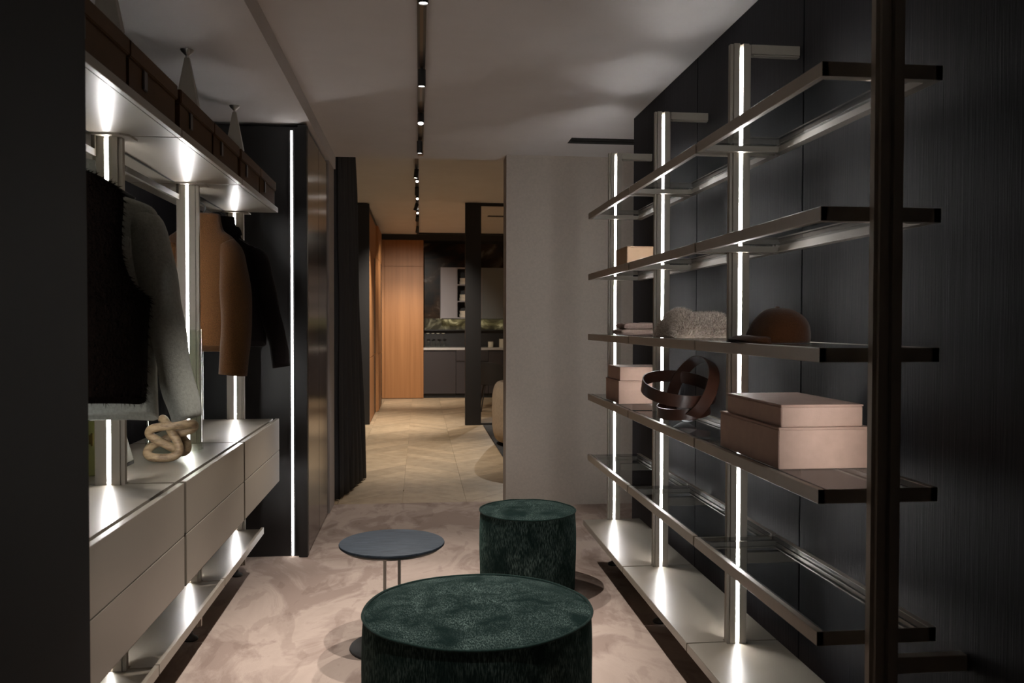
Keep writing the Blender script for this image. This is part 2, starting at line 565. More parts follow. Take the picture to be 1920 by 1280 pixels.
# chevron oak planks, one by one
STRIP = 0.50
PITCH = 0.185
SL = 0.52            # how far a plank climbs across its strip
pm = {}
for sgn in (1, -1):
    b = NB()
    g = 0.0009
    pts = [(g, 0), (STRIP - g, SL * sgn), (STRIP - g, SL * sgn + PITCH - g), (g, PITCH - g)]
    prism(b, pts, -0.012, 0.0)
    bmesh.ops.recalc_face_normals(b, faces=b.faces[:])
    me = bpy.data.meshes.new('plank')
    b.to_mesh(me)
    b.free()
    me.materials.append(M['oak'])
    pm[sgn] = me
xs0 = -1.13
for si in range(5):
    sgn = 1 if si % 2 == 1 else -1
    x0 = xs0 + si * STRIP
    y = YD + 0.002 - (0.0 if sgn == 1 else -SL)
    for k in range(55):
        yy = y + k * PITCH
        if yy + PITCH + SL > YK - 0.05:
            break
        o = bpy.data.objects.new('plank', pm[sgn])
        COL.objects.link(o)
        o.parent = fl
        o.location = (x0, yy, 0)
# ends of the chevron field against the carpet and the kitchen
b = NB()
for si in range(5):
    sgn = 1 if si % 2 == 1 else -1
    x0 = xs0 + si * STRIP
    a = 0 if sgn == 1 else SL
    c = SL if sgn == 1 else 0
    n = [k for k in range(55) if YD + 0.002 + a + k * PITCH + PITCH + SL <= YK - 0.05][-1] + 1
    prism(b, [(x0 + .003, YD), (x0 + STRIP - .003, YD), (x0 + STRIP - .003, YD + max(c, 0.002)), (x0 + .003, YD + max(a, 0.002))], -0.012, -0.0004)
    ye = n * PITCH + YD
    prism(b, [(x0 + .003, ye + a), (x0 + STRIP - .003, ye + c), (x0 + STRIP - .003, YK + .1), (x0 + .003, YK + .1)], -0.012, -0.0004)
mk('cut_planks', b, M['oak'], fl, kind='stuff')
b = NB()
for i in range(9):
    x0 = 1.37 + i * STRIP
    for k in range(56):
        sgn = 1 if i % 2 == 0 else -1
        y = YD + 0.002 + k * PITCH + (0 if sgn == 1 else SL)
        if y + PITCH + SL < YK:
            prism(b, [(x0 + .003, y), (x0 + STRIP - .003, y + SL * sgn), (x0 + STRIP - .003, y + SL * sgn + PITCH - .003), (x0 + .003, y + PITCH - .003)], -0.012, -0.0002)
mk('planks_beside', b, M['oak'], fl, kind='stuff')

# dark portal panel and smoked-glass partition
pp = thing('portal_post', 'black-brown full-height post between oak passage and smoked glass partition', 'post', (0.74, 11.66, 0))
mk('post_panel', box(NB(), 0.636, 0.848, 11.62, 11.72, 0, 3.055), M['brown_lacquer'], pp, bevel=0.003)
mk('inner_edge', box(NB(), 0.630, 0.636, 11.635, 11.705, 0, 3.055), M['black'], pp)
gp = thing('glass_partition', 'smoked glass partition with thin black frame right of the dark post', 'glass partition', (1.6, 11.67, 0))
mk('frame_bar', box(NB(), 0.848, 2.6, 11.65, 11.69, 0, 0.025), M['black'], gp)
mk('frame_bar', box(NB(), 0.848, 2.6, 11.65, 11.69, 3.02, 3.06), M['black'], gp)
mk('glass_pane', box(NB(), 0.850, 2.6, 11.666, 11.674, 0.025, 3.02), M['smoke2'], gp)
mk('frame_bar', box(NB(), 2.6, 2.64, 11.65, 11.69, 0, 3.06), M['black'], gp)

# ------------------------------------------------------------------ right-hand rack
PY = [1.918, 2.872, 3.826, 4.778]          # camera-side faces of the uprights
HD = 0.020                                 # half depth of an upright
XP = 1.122
ORD = ['nearest', 'second', 'third', 'farthest']

def post_profile(cx, cy, hd, hw=0.037, rib=0.027):
    """Plan of an upright: two ribs with a groove for the light strip, set back shoulders."""
    g = 0.0064
    d = 0.0150
    s = hd - 0.010
    pts = [(-hw, -s), (-rib, -s), (-rib, -hd), (-g, -hd), (-g, -hd + d), (g, -hd + d), (g, -hd), (rib, -hd), (rib, -s), (hw, -s),
           (hw, s), (rib, s), (rib, hd), (g, hd), (g, hd - d), (-g, hd - d), (-g, hd), (-rib, hd), (-rib, s), (-hw, s)]
    return [(cx + x, cy + y) for x, y in pts]


def strip(parent, cx, cy, hd, z0, z1, side):
    y = cy + side * (hd - 0.0145)
    return mk('light_strip', box(NB(), cx - 0.0052, cx + 0.0052, min(y, y + side * 0.005), max(y, y + side * 0.004), z0, z1),
              M['led'], parent, label='glowing white light strip')

for i, y in enumerate(PY):
    cy = y + HD
    t = thing('shelf_upright', ['nearest taupe aluminium upright of the right rack, unlit towards the camera, at the dark edge',
                                'second upright from the camera in the right rack, light strip beside the stacked pink boxes',
                                'third upright from the camera in the right rack, light strip crossed by the brown belt',
                                'farthest lit aluminium upright of the right rack, in front of the beige wall'][i],
              'upright', (XP, cy, 0), 'uprights of the right shelving rack')
    mk('post', prism(NB(), post_profile(XP, cy, HD), 0.10, 2.381), M['alu'], t)
    bb = NB()
    box(bb, XP + 0.037, 1.338, cy - 0.014, cy + 0.014, 2.347, 2.381)
    box(bb, XP + 0.045, 1.338, cy - 0.011, cy + 0.011, 2.341, 2.347)
    mk('wall_arm', bb, M['alu'], t, bevel=0.0015, seg=1)
    mk('wall_arm', box(NB(), XP + 0.037, 1.338, cy - 0.014, cy + 0.014, 0.550, 0.590), M['alu'], t, bevel=0.0015, seg=1)
    if i > 0:
        strip(t, XP, cy, HD, 0.27, 2.365, -1)
    strip(t, XP, cy, HD, 0.27, 2.365, 1)
    bb = NB()
    lathe(bb, [(0.030, 0.0), (0.032, 0.004), (0.028, 0.012), (0.010, 0.022), (0.008, 0.05), (0.020, 0.058), (0.020, 0.10)], (XP, cy, 0.0), 20)
    mk('adjustable_foot', bb, M['edge'], t, smooth='auto')

ZR = [2.034, 1.6857, 1.3428, 0.9975, 0.6487]
ROW = ['top', 'second', 'third', 'fourth', 'lowest']
MODN = ['near', 'middle', 'far']
WHAT = {(1, 2): ' holding the tan box', (2, 0): ' holding the brown cap', (2, 1): ' holding the cream fur',
        (2, 2): ' holding the folded knit', (3, 0): ' holding the large pink boxes', (3, 1): ' holding the coiled belts',
        (3, 2): ' holding two small pink boxes'}
for r, zt in enumerate(ZR):
    for mod in range(3):
        c0 = PY[mod] + HD
        c1 = PY[mod + 1] + HD
        ya, yb = c0 + 0.008 + (0.012 if mod == 0 else 0), c1 - 0.008
        lab = f'smoked glass shelf in taupe frame, {ROW[r]} row of right rack, {MODN[mod]} bay' + WHAT.get((r, mod), '')
        lab = ' '.join(lab.split()[:16])
        t = thing('glass_shelf', lab, 'shelf', (1.12, (ya + yb) / 2, zt - 0.035), 'framed glass shelves of the right rack')
        mk('front_bar', box(NB(), 0.966, 0.984, ya, yb, zt - 0.035, zt), M['alu'], t, bevel=0.0012, seg=1)
        mk('gasket', box(NB(), 0.9842, 0.9875, c0 + HD + 0.003, c1 - HD - 0.003, zt - 0.0008, zt + 0.0004), M['joint'], t)
        bb = NB()
        box(bb, 1.258, 1.276, ya, yb, zt - 0.035, zt)
        box(bb, 1.252, 1.258, ya + .02, yb - .02, zt - 0.029, zt - 0.017)
        box(bb, 1.244, 1.258, ya + .02, yb - .02, zt - 0.035, zt - 0.031)
        mk('back_bar', bb, M['alu_polished'], t)
        for (e0, e1, s) in ((c0 + HD + 0.002, c0 + HD + 0.020, 1), (c1 - HD - 0.020, c1 - HD - 0.002, -1)):
            bb = NB()
            box(bb, 0.984, 1.258, e0, e1, zt - 0.030, zt - 0.013)
            box(bb, 0.984, 1.258, e0 - (0 if s > 0 else 0.010), e1 + (0.010 if s > 0 else 0), zt - 0.035, zt - 0.030)
            if mod == 0 and s > 0:
                box(bb, 0.966, 1.276, e0 - 0.002, e0, zt - 0.035, zt)
            mk('end_bar', bb, M['alu'], t)
        mk('glass_pane', box(NB(), 0.9845, 1.2575, c0 + HD + 0.002, c1 - HD - 0.002, zt - 0.009, zt - 0.001), M['smoke'], t)


def notched(bm, x0, x1, y0, y1, z0, z1, nx0, nx1, nd0, nd1):
    """Slab with a notch at each end for the uprights."""
    pts = [(x0, y0)]
    if nd0:
        pts += [(nx0, y0), (nx0, y0 + nd0), (nx1, y0 + nd0), (nx1, y0)]
    pts += [(x1, y0), (x1, y1)]
    if nd1:
        pts += [(nx1, y1), (nx1, y1 - nd1), (nx0, y1 - nd1), (nx0, y1)]
    pts += [(x0, y1)]
    return prism(bm, pts, z0, z1)

for mod in range(3):
    c0, c1 = PY[mod] + HD, PY[mod + 1] + HD
    t = thing('bottom_shelf', f'pale taupe lacquered bottom shelf near the floor, right rack, {MODN[mod]} bay', 'shelf',
              (1.11, (c0 + c1) / 2, 0.235), 'bottom shelves of the right rack')
    mk('panel', notched(NB(), 0.945, 1.276, c0 + 0.004, c1 - 0.004, 0.236, 0.268, XP - 0.038, XP + 0.038, 0.018, 0.018), M['lacquer'], t)
    mk('edge_strip', box(NB(), 0.9435, 0.945, c0 + 0.004, c1 - 0.004, 0.238, 0.266), M['lacquer'], t)

# ------------------------------------------------------------------ left-hand wardrobe
LY = [1.918, 2.872, 3.826, 4.778]
XL = -1.005
LORD = ['hidden nearest', 'second', 'third', 'farthest']
for i, y in enumerate(LY):
    cy = y + HD
    t = thing('wardrobe_upright', ['taupe wardrobe upright hidden behind the near dark cabinet',
                                   'nearest lit upright of the left wardrobe, behind grey jacket and fur vest',
                                   'middle lit upright of the left wardrobe, beside the tan jacket',
                                   'farthest lit upright of the left wardrobe, behind the black jacket'][i],
              'upright', (XL, cy, 0), 'uprights of the left wardrobe')
    mk('post', prism(NB(), post_profile(XL, cy, HD, 0.047, 0.034), 0.06, 2.348), M['alu'], t)
    bb = NB()
    rings = []
    for z, hx, hy in ((2.348, 0.047, HD), (2.352, 0.047, HD), (2.555, 0.010, 0.008)):
        rings.append([(XL - hx, cy - hy, z), (XL + hx, cy - hy, z), (XL + hx, cy + hy, z), (XL - hx, cy + hy, z)])
    mk('tapered_top', loft(bb, rings), M['alu'], t)
    bb = lathe(NB(), [(0.007, 2.553), (0.007, 2.565), (0.012, 2.569), (0.026, 2.583), (0.028, 2.590)], (XL, cy, 0), 24)
    mk('ceiling_foot', bb, M['steel'], t, smooth='auto')
    bb = NB()
    prism(bb, [(XL - 0.06, cy - 0.05), (XL + 0.05, cy - 0.05), (XL + 0.075, cy - 0.025), (XL + 0.075, cy + 0.05), (XL - 0.06, cy + 0.05)], 2.002, 2.009)
    mk('shelf_bracket', bb, M['alu'], t)
    bb = lathe(NB(), [(0.030, 0.0), (0.032, 0.004), (0.028, 0.012), (0.010, 0.022), (0.008, 0.06)], (XL, cy, 0.0), 20)
    mk('adjustable_foot', bb, M['edge'], t, smooth='auto')
    for side in (-1, 1):
        if (i == 0 and side < 0) or (i == 3 and side > 0):
            continue
        strip(t, XL, cy, HD, 0.875, 1.998, side)
        strip(t, XL, cy, HD, 0.27, 0.51, side)
        strip(t, XL, cy, HD, 2.05, 2.185, side)

XB = -1.25      # back of the wardrobe shelves
for mod in range(3):
    c0, c1 = LY[mod] + HD, LY[mod + 1] + HD
    n = MODN[mod]
    mid = (c0 + c1) / 2
    # top shelf
    t = thing('top_shelf', f'taupe lacquered top shelf of the left wardrobe carrying brown boxes, {n} bay', 'shelf', (-1.0, mid, 2.009),
              'top shelves of the left wardrobe')
    bb = notched(NB(), XB, -0.792, c0 + 0.006, c1 - 0.006, 2.009, 2.034, XL - 0.05, XL + 0.05, 0.020, 0.020)
    mk('shelf_board', bb, M['lacquer'], t)
    mk('front_edge', box(NB(), -0.790, -0.774, c0 + 0.005, c1 - 0.005, 2.009, 2.036), M['lacquer'], t, bevel=0.001, seg=1)
    mk('groove', box(NB(), -1.056, -1.046, c0 + 0.05, c1 - 0.05, 2.0075, 2.009), M['edge'], t)
    # hanging rail
    t = thing('clothes_rail', f'flat taupe hanging rail under the left top shelf, {n} bay', 'clothes rail', (-1.02, mid, 1.935),
              'hanging rails of the left wardrobe')
    mk('bar', box(NB(), -1.044, -1.032, c0 + 0.030, c1 - 0.030, 1.935, 1.957), M['rail'], t)
    for ye in (c0 + 0.030, c1 - 0.042):
        mk('hanger_tab', box(NB(), -1.044, -1.032, ye, ye + 0.012, 1.957, 2.009), M['rail'], t)
    # drawer unit
    t = thing('drawer_unit', f'taupe lacquered two-drawer unit floating under the hanging clothes, {n} bay', 'drawer unit', (-1.0, mid, 0.527),
              'drawer units of the left wardrobe')
    mk('carcass', box(NB(), XB, -0.800, c0 + 0.024, c1 - 0.024, 0.530, 0.852), M['lacquer'], t)
    mk('top_board', notched(NB(), XB, -0.806, c0 + 0.008, c1 - 0.008, 0.853, 0.872, XL - 0.05, XL + 0.05, 0.018, 0.018), M['lacquer'], t)
    mk('shadow_gap', box(NB(), -0.805, -0.792, c0 + 0.008, c1 - 0.008, 0.846, 0.858), M['edge'], t)
    for k, (z0, z1) in enumerate(((0.700, 0.873), (0.527, 0.696))):
        d = mk('drawer_front', box(NB(), -0.791, -0.7705, c0 + 0.014, c1 - 0.014, z0, z1), M['lacquer'], t, bevel=0.0012, seg=1)
        mk('grip_edge', box(NB(), -0.789, -0.773, c0 + 0.010, c1 - 0.010, z0 - 0.003, z0), M['edge'], d)
    # bottom tray
    t = thing('shoe_tray', f'taupe shoe tray with raised front lip below the left drawers, {n} bay', 'tray', (-1.05, mid, 0.236),
              'shoe trays of the left wardrobe')
    mk('tray_board', notched(NB(), XB, -0.872, c0 + 0.004, c1 - 0.004, 0.240, 0.258, XL - 0.05, XL + 0.05, 0.018, 0.018), M['lacquer'], t)
    mk('front_lip', box(NB(), -0.872, -0.857, c0 + 0.004, c1 - 0.004, 0.232, 0.268), M['lacquer'], t, bevel=0.001, seg=1)

# brown boxes on the top shelf
k = 0
BLAB = ['nearest brown leather box on the left top shelf, cut off by the dark cabinet', 'second brown leather box from the camera on the left top shelf',
        'third brown leather box from the camera, first past the nearest upright', 'fourth brown leather box from the camera on the left top shelf',
        'fifth brown leather box from the camera, second from the far end', 'farthest brown leather box, at the far end of the left top shelf']
for mod in range(3):
    c0, c1 = LY[mod] + HD, LY[mod + 1] + HD
    L = (c1 - c0 - 0.05) / 2
    for h in range(2):
        y0 = c0 + 0.020 + h * (L + 0.008)
        y1 = y0 + L
        t = thing('storage_box', BLAB[k], 'box', (-0.93, (y0 + y1) / 2, 2.036), 'brown boxes on the left top shelf')
        x0, x1 = -1.235 + 0.29, -0.788
        mk('box_body', box(NB(), x0, x1, y0 + 0.006, y1 - 0.006, 2.036, 2.125), M['box_brown'], t, bevel=0.002)
        mk('lid', box(NB(), x0 - 0.004, x1 + 0.008, y0, y1, 2.1255, 2.172), M['box_brown'], t, bevel=0.003)
        ym = y0 + (y1 - y0) * 0.30
        bb = box(NB(), x1 + 0.0005, x1 + 0.006, ym - 0.016, ym + 0.016, 2.068, 2.125)
        tb = mk('pull_tab', bb, M['tab'], t, bevel=0.002)
        k += 1

# tall dark cabinets at both ends of the wardrobe
t = thing('tall_cabinet', 'dark tall cabinet with lit end panel and bronze doors beyond the wardrobe', 'cabinet', (-0.98, 5.74, 0))
mk('end_panel', box(NB(), -1.42, -0.715, 5.178, 5.20, 0.0, 2.563), M['dark_lacquer'], t)
mk('front_frame', box(NB(), -0.715, -0.663, 5.140, 5.20, 0.0, 2.575), M['dark_lacquer'], t, bevel=0.002)
mk('carcass', box(NB(), -1.42, -0.690, 5.20, 6.30, 0.0, 2.575), M['dark_lacquer'], t)
for a, b in ((5.204, 5.745), (5.752, 6.300)):
    mk('door', box(NB(), -0.689, -0.665, a, b, 0.012, 2.56), M['bronze'], t, bevel=0.002, label='glossy bronze door')
bb = NB()
box(bb, -0.770, -0.740, 5.172, 5.178, 0.0, 2.563)
mk('strip_channel', bb, M['dark_lacquer'], t)
mk('light_strip', box(NB(), -0.7605, -0.7495, 5.168, 5.172, 0.005, 2.545), M['led_end'], t, label='glowing white light strip')
t = thing('tall_cabinet', 'near dark cabinet side filling the left edge of the picture', 'cabinet', (-0.98, 1.0, 0))
mk('carcass', box(NB(), -1.45, -0.690, 0.25, 1.786, 0.0, 2.585), M['near_lacquer'], t)
mk('door', box(NB(), -0.689, -0.663, 1.02, 1.786, 0.012, 2.57), M['near_lacquer'], t, bevel=0.002)
mk('door', box(NB(), -0.689, -0.663, 0.25, 1.013, 0.012, 2.57), M['near_lacquer'], t, bevel=0.002)

# ------------------------------------------------------------------ clothes
def nz(p, s, a):
    return noise.noise(Vector(p) * s) * a


def garment(name, label, cat, cx, cy, rows, m, sub=4, wr=0.010, hem=0.015, nseg=48, power=2.4, seed=0.0):
    """rows: (z, s_left, s_right, half depth) from hem to neck; s is measured from the rail."""
    t = thing(name, label, cat, (cx, cy, rows[0][0]), 'clothes on the left rail')
    P = catmull([Vector((r[0], r[1], r[2])) for r in rows], sub)
    D = catmull([Vector((r[3], 0, 0)) for r in rows], sub)
    rings = []
    for i, (p, d) in enumerate(zip(P, D)):
        z, sl, sr = p
        c, h = (sl + sr) / 2, (sr - sl) / 2
        ring = []
        for j in range(nseg):
            a = 2 * math.pi * j / nseg
            ca, sa = math.cos(a), math.sin(a)
            x = cx + c + h * math.copysign(abs(ca) ** (2 / power), ca)
            y = cy + d.x * math.copysign(abs(sa) ** (2 / power), sa)
            k = i / (len(P) - 1)
            drop = (math.copysign(1, sa) * min(1, abs(sa) * 2)) * hem * max(0, 1 - k * 6)
            f = wr * (1 - k * 0.6)
            y += nz((x * 9 + seed, z * 2.5, sa * 2), 1.0, f) + nz((x * 22 + seed, z * 6, sa), 1.0, f * 0.35)
            ring.append((x, y, z - drop))
        rings.append(ring)
    # shell: outside, turned in at the hem
    inner = [[(cx + (q[0] - cx) * 0.97, cy + (q[1] - cy) * 0.9, q[2] + 0.002) for q in rings[0]],
             [(cx + (q[0] - cx) * 0.95, cy + (q[1] - cy) * 0.85, q[2] + 0.05) for q in rings[0]]]
    mk('body', loft(NB(), inner[::-1] + rings, cap0=True, cap1=True), m, t, smooth=True)
    return t


def sleeve(t, pts, radii, m, seg=24, wr=0.006, cuff=True, name='sleeve', seed=0.0):
    """pts centre line; radii (rx, ry)."""
    P = catmull(pts, 5)
    R = catmull([Vector((a, b, 0)) for a, b in radii], 5)
    rings = []
    for i, (p, r) in enumerate(zip(P, R)):
        tt = (P[min(len(P) - 1, i + 1)] - P[max(0, i - 1)]).normalized()
        yy = Vector((0, 1, 0))
        xx = yy.cross(tt).normalized()
        ring = []
        for j in range(seg):
            a = 2 * math.pi * j / seg
            q = p + xx * r.x * math.cos(a) + yy * r.y * math.sin(a)
            k = 1 + nz((q.x * 14 + seed, q.y * 8, q.z * 8), 1.0, wr / max(r.x, 0.02) * 1.6)
            ring.append(p + (q - p) * k)
        rings.append(ring)
    last = rings[-1]
    c = sum(last, Vector()) / len(last)
    rings.append([c + (q - c) * 0.86 for q in last])
    rings.append([c + (q - c) * 0.80 + Vector((0, 0, 0.05)) for q in last])
    return mk(name, loft(NB(), rings), m, t, smooth=True)


def hanger(cx, cy, label, half=0.19, dz=0.0):
    t = thing('clothes_hanger', label, 'hanger', (cx, cy, 1.86 + dz), 'hangers on the left rail')
    z = 1.957
    pts = []
    for k in range(15):
        a = math.radians(-40 + k * 20)
        pts.append((cx + 0.026 * math.cos(a), cy, z - 0.021 + 0.026 * math.sin(a)))
    pts = [(cx, cy, 1.865), (cx, cy, 1.895)] + pts[:12]
    mk('hook', tube(NB(), catmull(pts, 3), 0.0032, 8), M['black'], t, smooth=True)
    arm = [(cx - half, cy, 1.79 + dz), (cx - half * 0.5, cy, 1.84 + dz), (cx, cy, 1.868 + dz), (cx + half * 0.5, cy, 1.84 + dz), (cx + half, cy, 1.79 + dz)]
    mk('arm', tube(NB(), catmull(arm, 4), [0.008] * 17, 10), M['black'], t, smooth=True)

CX = -1.02
# grey wool jacket
gy = 2.655
t = garment('wool_jacket', 'grey wool jacket with chest pocket flap behind the dark fur vest', 'jacket', CX, gy,
            [(1.115, -0.235, 0.235, 0.075), (1.20, -0.23, 0.232, 0.080), (1.40, -0.225, 0.225, 0.085), (1.58, -0.225, 0.222, 0.08),
             (1.70, -0.238, 0.238, 0.066), (1.742, -0.228, 0.228, 0.055), (1.765, -0.185, 0.185, 0.048), (1.786, -0.12, 0.12, 0.042), (1.805, -0.075, 0.075, 0.04), (1.815, -0.06, 0.06, 0.03)],
            M['grey_wool'], seed=1)
for s in (1, -1):
    sleeve(t, [(CX + s * 0.172, gy, 1.712), (CX + s * 0.196, gy, 1.685), (CX + s * 0.219, gy, 1.60), (CX + s * 0.255, gy - 0.01, 1.42),
               (CX + s * 0.292, gy - 0.02, 1.25), (CX + s * 0.322, gy - 0.02, 1.112)],
           [(0.036, 0.045), (0.056, 0.060), (0.060, 0.066), (0.054, 0.062), (0.047, 0.058), (0.043, 0.054)], M['grey_wool'], seed=s)
cl = sleeve(t, [(CX, gy, 1.79), (CX, gy, 1.81), (CX, gy, 1.835)], [(0.085, 0.05), (0.075, 0.048), (0.07, 0.045)], M['grey_wool'], name='collar')
bb = NB()
prism(bb, [(CX + 0.055, 1.655), (CX + 0.190, 1.650), (CX + 0.190, 1.585), (CX + 0.125, 1.572), (CX + 0.055, 1.590)], gy - 0.106, gy - 0.086, axis='y')
mk('pocket_flap', bb, M['grey_wool'], t, bevel=0.006, smooth=True)
hanger(CX, gy, 'black hanger of the grey wool jacket', 0.17, -0.02)

# fur vest
vy = 2.44
t = garment('fur_vest', 'very dark brown shaggy fur vest hanging nearest the camera', 'vest', CX, vy,
            [(1.185, -0.262, 0.262, 0.085), (1.24, -0.266, 0.266, 0.092), (1.38, -0.268, 0.270, 0.095), (1.455, -0.265, 0.276, 0.09),
             (1.475, -0.24, 0.268, 0.085), (1.51, -0.215, 0.232, 0.08), (1.58, -0.205, 0.205, 0.075), (1.66, -0.203, 0.203, 0.068),
             (1.745, -0.208, 0.208, 0.055), (1.785, -0.18, 0.18, 0.045), (1.825, -0.10, 0.10, 0.04), (1.835, -0.07, 0.07, 0.03)],
            M['fur_vest'], wr=0.008, seed=5, sub=5)
bb = NB()
rnd = random.Random(3)
body = t.children[0]
polys = body.data.polygons
vs = body.data.vertices
off = WLOC[body]
for p in polys:
    if rnd.random() < 0.9:
        for _ in range(2):
            ids = list(p.vertices)
            wts = [rnd.random() for _ in ids]
            sm = sum(wts)
            q = sum((vs[i].co * (wt / sm) for i, wt in zip(ids, wts)), Vector()) + off
            d = (p.normal + Vector((rnd.uniform(-.6, .6), rnd.uniform(-.6, .6), -0.9 + rnd.uniform(-.4, .4)))).normalized() * rnd.uniform(0.010, 0.020)
            sd = d.cross(Vector((rnd.random(), rnd.random(), rnd.random()))).normalized() * 0.0016
            bb.faces.new([bb.verts.new(q - sd), bb.verts.new(q + sd), bb.verts.new(q + d)])
mk('shag', bb, M['fur_vest'], t, kind='stuff')
hanger(CX, vy, 'black hanger of the dark fur vest', 0.17, -0.02)

# tan fleece jacket
ty = 4.12
t = garment('fleece_jacket', 'tan brown fleece jacket with buttons hanging past the middle upright', 'jacket', CX, ty,
            [(1.278, -0.165, 0.165, 0.075), (1.34, -0.172, 0.172, 0.082), (1.50, -0.175, 0.175, 0.085), (1.66, -0.175, 0.175, 0.078),
             (1.755, -0.175, 0.175, 0.065), (1.800, -0.150, 0.150, 0.055), (1.835, -0.105, 0.105, 0.05), (1.87, -0.094, 0.094, 0.048), (1.905, -0.090, 0.088, 0.042), (1.915, -0.078, 0.078, 0.032)],
            M['tan'], seed=9, wr=0.008)
for s in (1, -1):
    sleeve(t, [(CX + s * 0.115, ty - 0.01, 1.775), (CX + s * 0.140, ty - 0.02, 1.72), (CX + s * 0.160, ty - 0.035, 1.61), (CX + s * 0.170, ty - 0.045, 1.43),
               (CX + s * 0.165, ty - 0.05, 1.28), (CX + s * 0.155, ty - 0.05, 1.158)],
           [(0.045, 0.05), (0.058, 0.066), (0.066, 0.072), (0.072, 0.070), (0.068, 0.064), (0.064, 0.058)], M['tan'], wr=0.004, seed=s * 3)
bb = NB()
prism(bb, [(CX - 0.022, 1.83), (CX + 0.008, 1.83), (CX + 0.008, 1.283), (CX - 0.022, 1.283)], ty - 0.101, ty - 0.080, axis='y')
pk = mk('placket', bb, M['tan'], t, bevel=0.004)
for z in (1.75, 1.655, 1.555, 1.455, 1.355):
    mk('button', cyl(NB(), (CX - 0.006, ty - 0.106, z), (CX - 0.006, ty - 0.101, z), 0.008), M['black'], pk)
hanger(CX, ty - 0.02, 'black hanger of the tan fleece jacket', 0.14, 0.0)

# black jacket
ky = 4.47
t = garment('black_jacket', 'black collared jacket, farthest garment on the left rail', 'jacket', CX, ky,
            [(1.293, -0.235, 0.235, 0.07), (1.36, -0.238, 0.238, 0.078), (1.52, -0.23, 0.23, 0.08), (1.66, -0.225, 0.225, 0.072),
             (1.76, -0.215, 0.215, 0.06), (1.805, -0.16, 0.16, 0.05), (1.835, -0.115, 0.115, 0.045), (1.875, -0.11, 0.11, 0.04), (1.885, -0.09, 0.09, 0.035)],
            M['black_wool'], seed=13, wr=0.007)
for s in (1, -1):
    sleeve(t, [(CX + s * 0.165, ky, 1.765), (CX + s * 0.195, ky, 1.73), (CX + s * 0.218, ky, 1.63), (CX + s * 0.250, ky - 0.01, 1.48),
               (CX + s * 0.292, ky - 0.01, 1.32), (CX + s * 0.315, ky - 0.01, 1.175)],
           [(0.035, 0.05), (0.052, 0.058), (0.056, 0.062), (0.052, 0.06), (0.047, 0.056), (0.045, 0.05)], M['black_wool'], wr=0.004, seed=s * 5)
sleeve(t, [(CX, ky, 1.85), (CX, ky, 1.875), (CX, ky, 1.893)], [(0.118, 0.05), (0.112, 0.05), (0.10, 0.046)], M['black_wool'], name='collar', wr=0.002)
hanger(CX, ky - 0.02, 'black hanger of the black jacket', 0.16, 0.0)

# ------------------------------------------------------------------ things on the drawer tops
ZT = 0.873
# knotted sculpture
ppx = 0.000262
kp = [(985, 450, -.6), (1050, 395, -.8), (1250, 362, -1), (1480, 342, -.7), (1585, 350, 0), (1560, 425, .8), (1440, 475, .9), (1290, 520, .9),
      (1130, 600, .9), (985, 670, .4), (945, 745, -.3), (1000, 800, -.9), (1150, 822, -1.1), (1310, 812, -1.0), (1405, 740, -.7), (1375, 620, -.3),
      (1295, 490, .0), (1215, 375, .3), (1150, 292, .7), (1100, 300, 1.5), (1150, 400, 2.0), (1290, 520, 2.1), (1430, 640, 1.7), (1455, 745, 1.1), (1390, 770, .6),
      (1270, 690, .1), (1110, 590, -.2), (1000, 515, -.4)]
pts = [(-0.946 + (a - 1255) * ppx, 3.345 + d * 0.030, ZT + 0.0155 + (828 - b) * ppx * 1.0 ) for a, b, d in kp]
pts = [(x, y, max(z, ZT + 0.0164)) for x, y, z in pts]
t = mk('knot_sculpture', tube(NB(), catmull(pts, 6, True), 0.0162, 16, True), M['wood_knot'], smooth=True, loc=(-0.946, 3.345, ZT))
tag(t, 'pale marbled wooden knot sculpture on the left drawer top', 'sculpture')

# glass vase
t = thing('glass_vase', 'tall clear glass cylinder vase behind the wooden knot', 'vase', (-1.000, 3.60, ZT))
H = 0.50
R = 0.112
prof_o = [(R - 0.006, 0.008), (R, 0.008), (R, H - 0.003), (R - 0.003, H), (R - 0.006, H - 0.003)]
rings = [[(-1.000 + r * math.cos(2 * math.pi * q / 64), 3.60 + r * math.sin(2 * math.pi * q / 64), ZT + z) for q in range(64)] for r, z in prof_o]
mk('wall', loft(NB(), rings, closed=True), M['clear'], t, smooth='auto')
mk('bottom', lathe(NB(), [(R - 0.002, 0.0), (R, 0.002), (R, 0.0075), (R - 0.006, 0.0075)], (-1.000, 3.60, ZT), 64), M['clear'], t, smooth='auto')

# handbag
t = thing('handbag', 'trapezoid handbag with olive end, gold clasp and taupe front behind the nearest upright', 'handbag', (-1.16, 3.17, ZT))
y0, y1 = 3.044, 3.307
h = 0.185
bb = NB()
rings = [[(-1.235, y0, ZT + 0.012), (-1.066, y0, ZT + 0.012), (-1.066, y1, ZT + 0.012), (-1.235, y1, ZT + 0.012)],
         [(-1.185, y0 + 0.012, ZT + h), (-1.105, y0 + 0.012, ZT + h), (-1.105, y1 - 0.025, ZT + h), (-1.185, y1 - 0.025, ZT + h)]]
loft(bb, rings)
mk('body', bb, M['taupe_leather'], t, bevel=0.003)
bb = NB()
rings = [[(-1.237, y0 - 0.006, ZT + 0.0), (-1.064, y0 - 0.006, ZT + 0.0), (-1.064, y0 - 0.001, ZT), (-1.237, y0 - 0.001, ZT)],
         [(-1.187, y0 + 0.006, ZT + h + 0.004), (-1.103, y0 + 0.006, ZT + h + 0.004), (-1.103, y0 + 0.011, ZT + h + 0.004), (-1.187, y0 + 0.011, ZT + h + 0.004)]]
mk('end_panel', loft(bb, rings), M['olive'], t, label='olive green leather end panel')
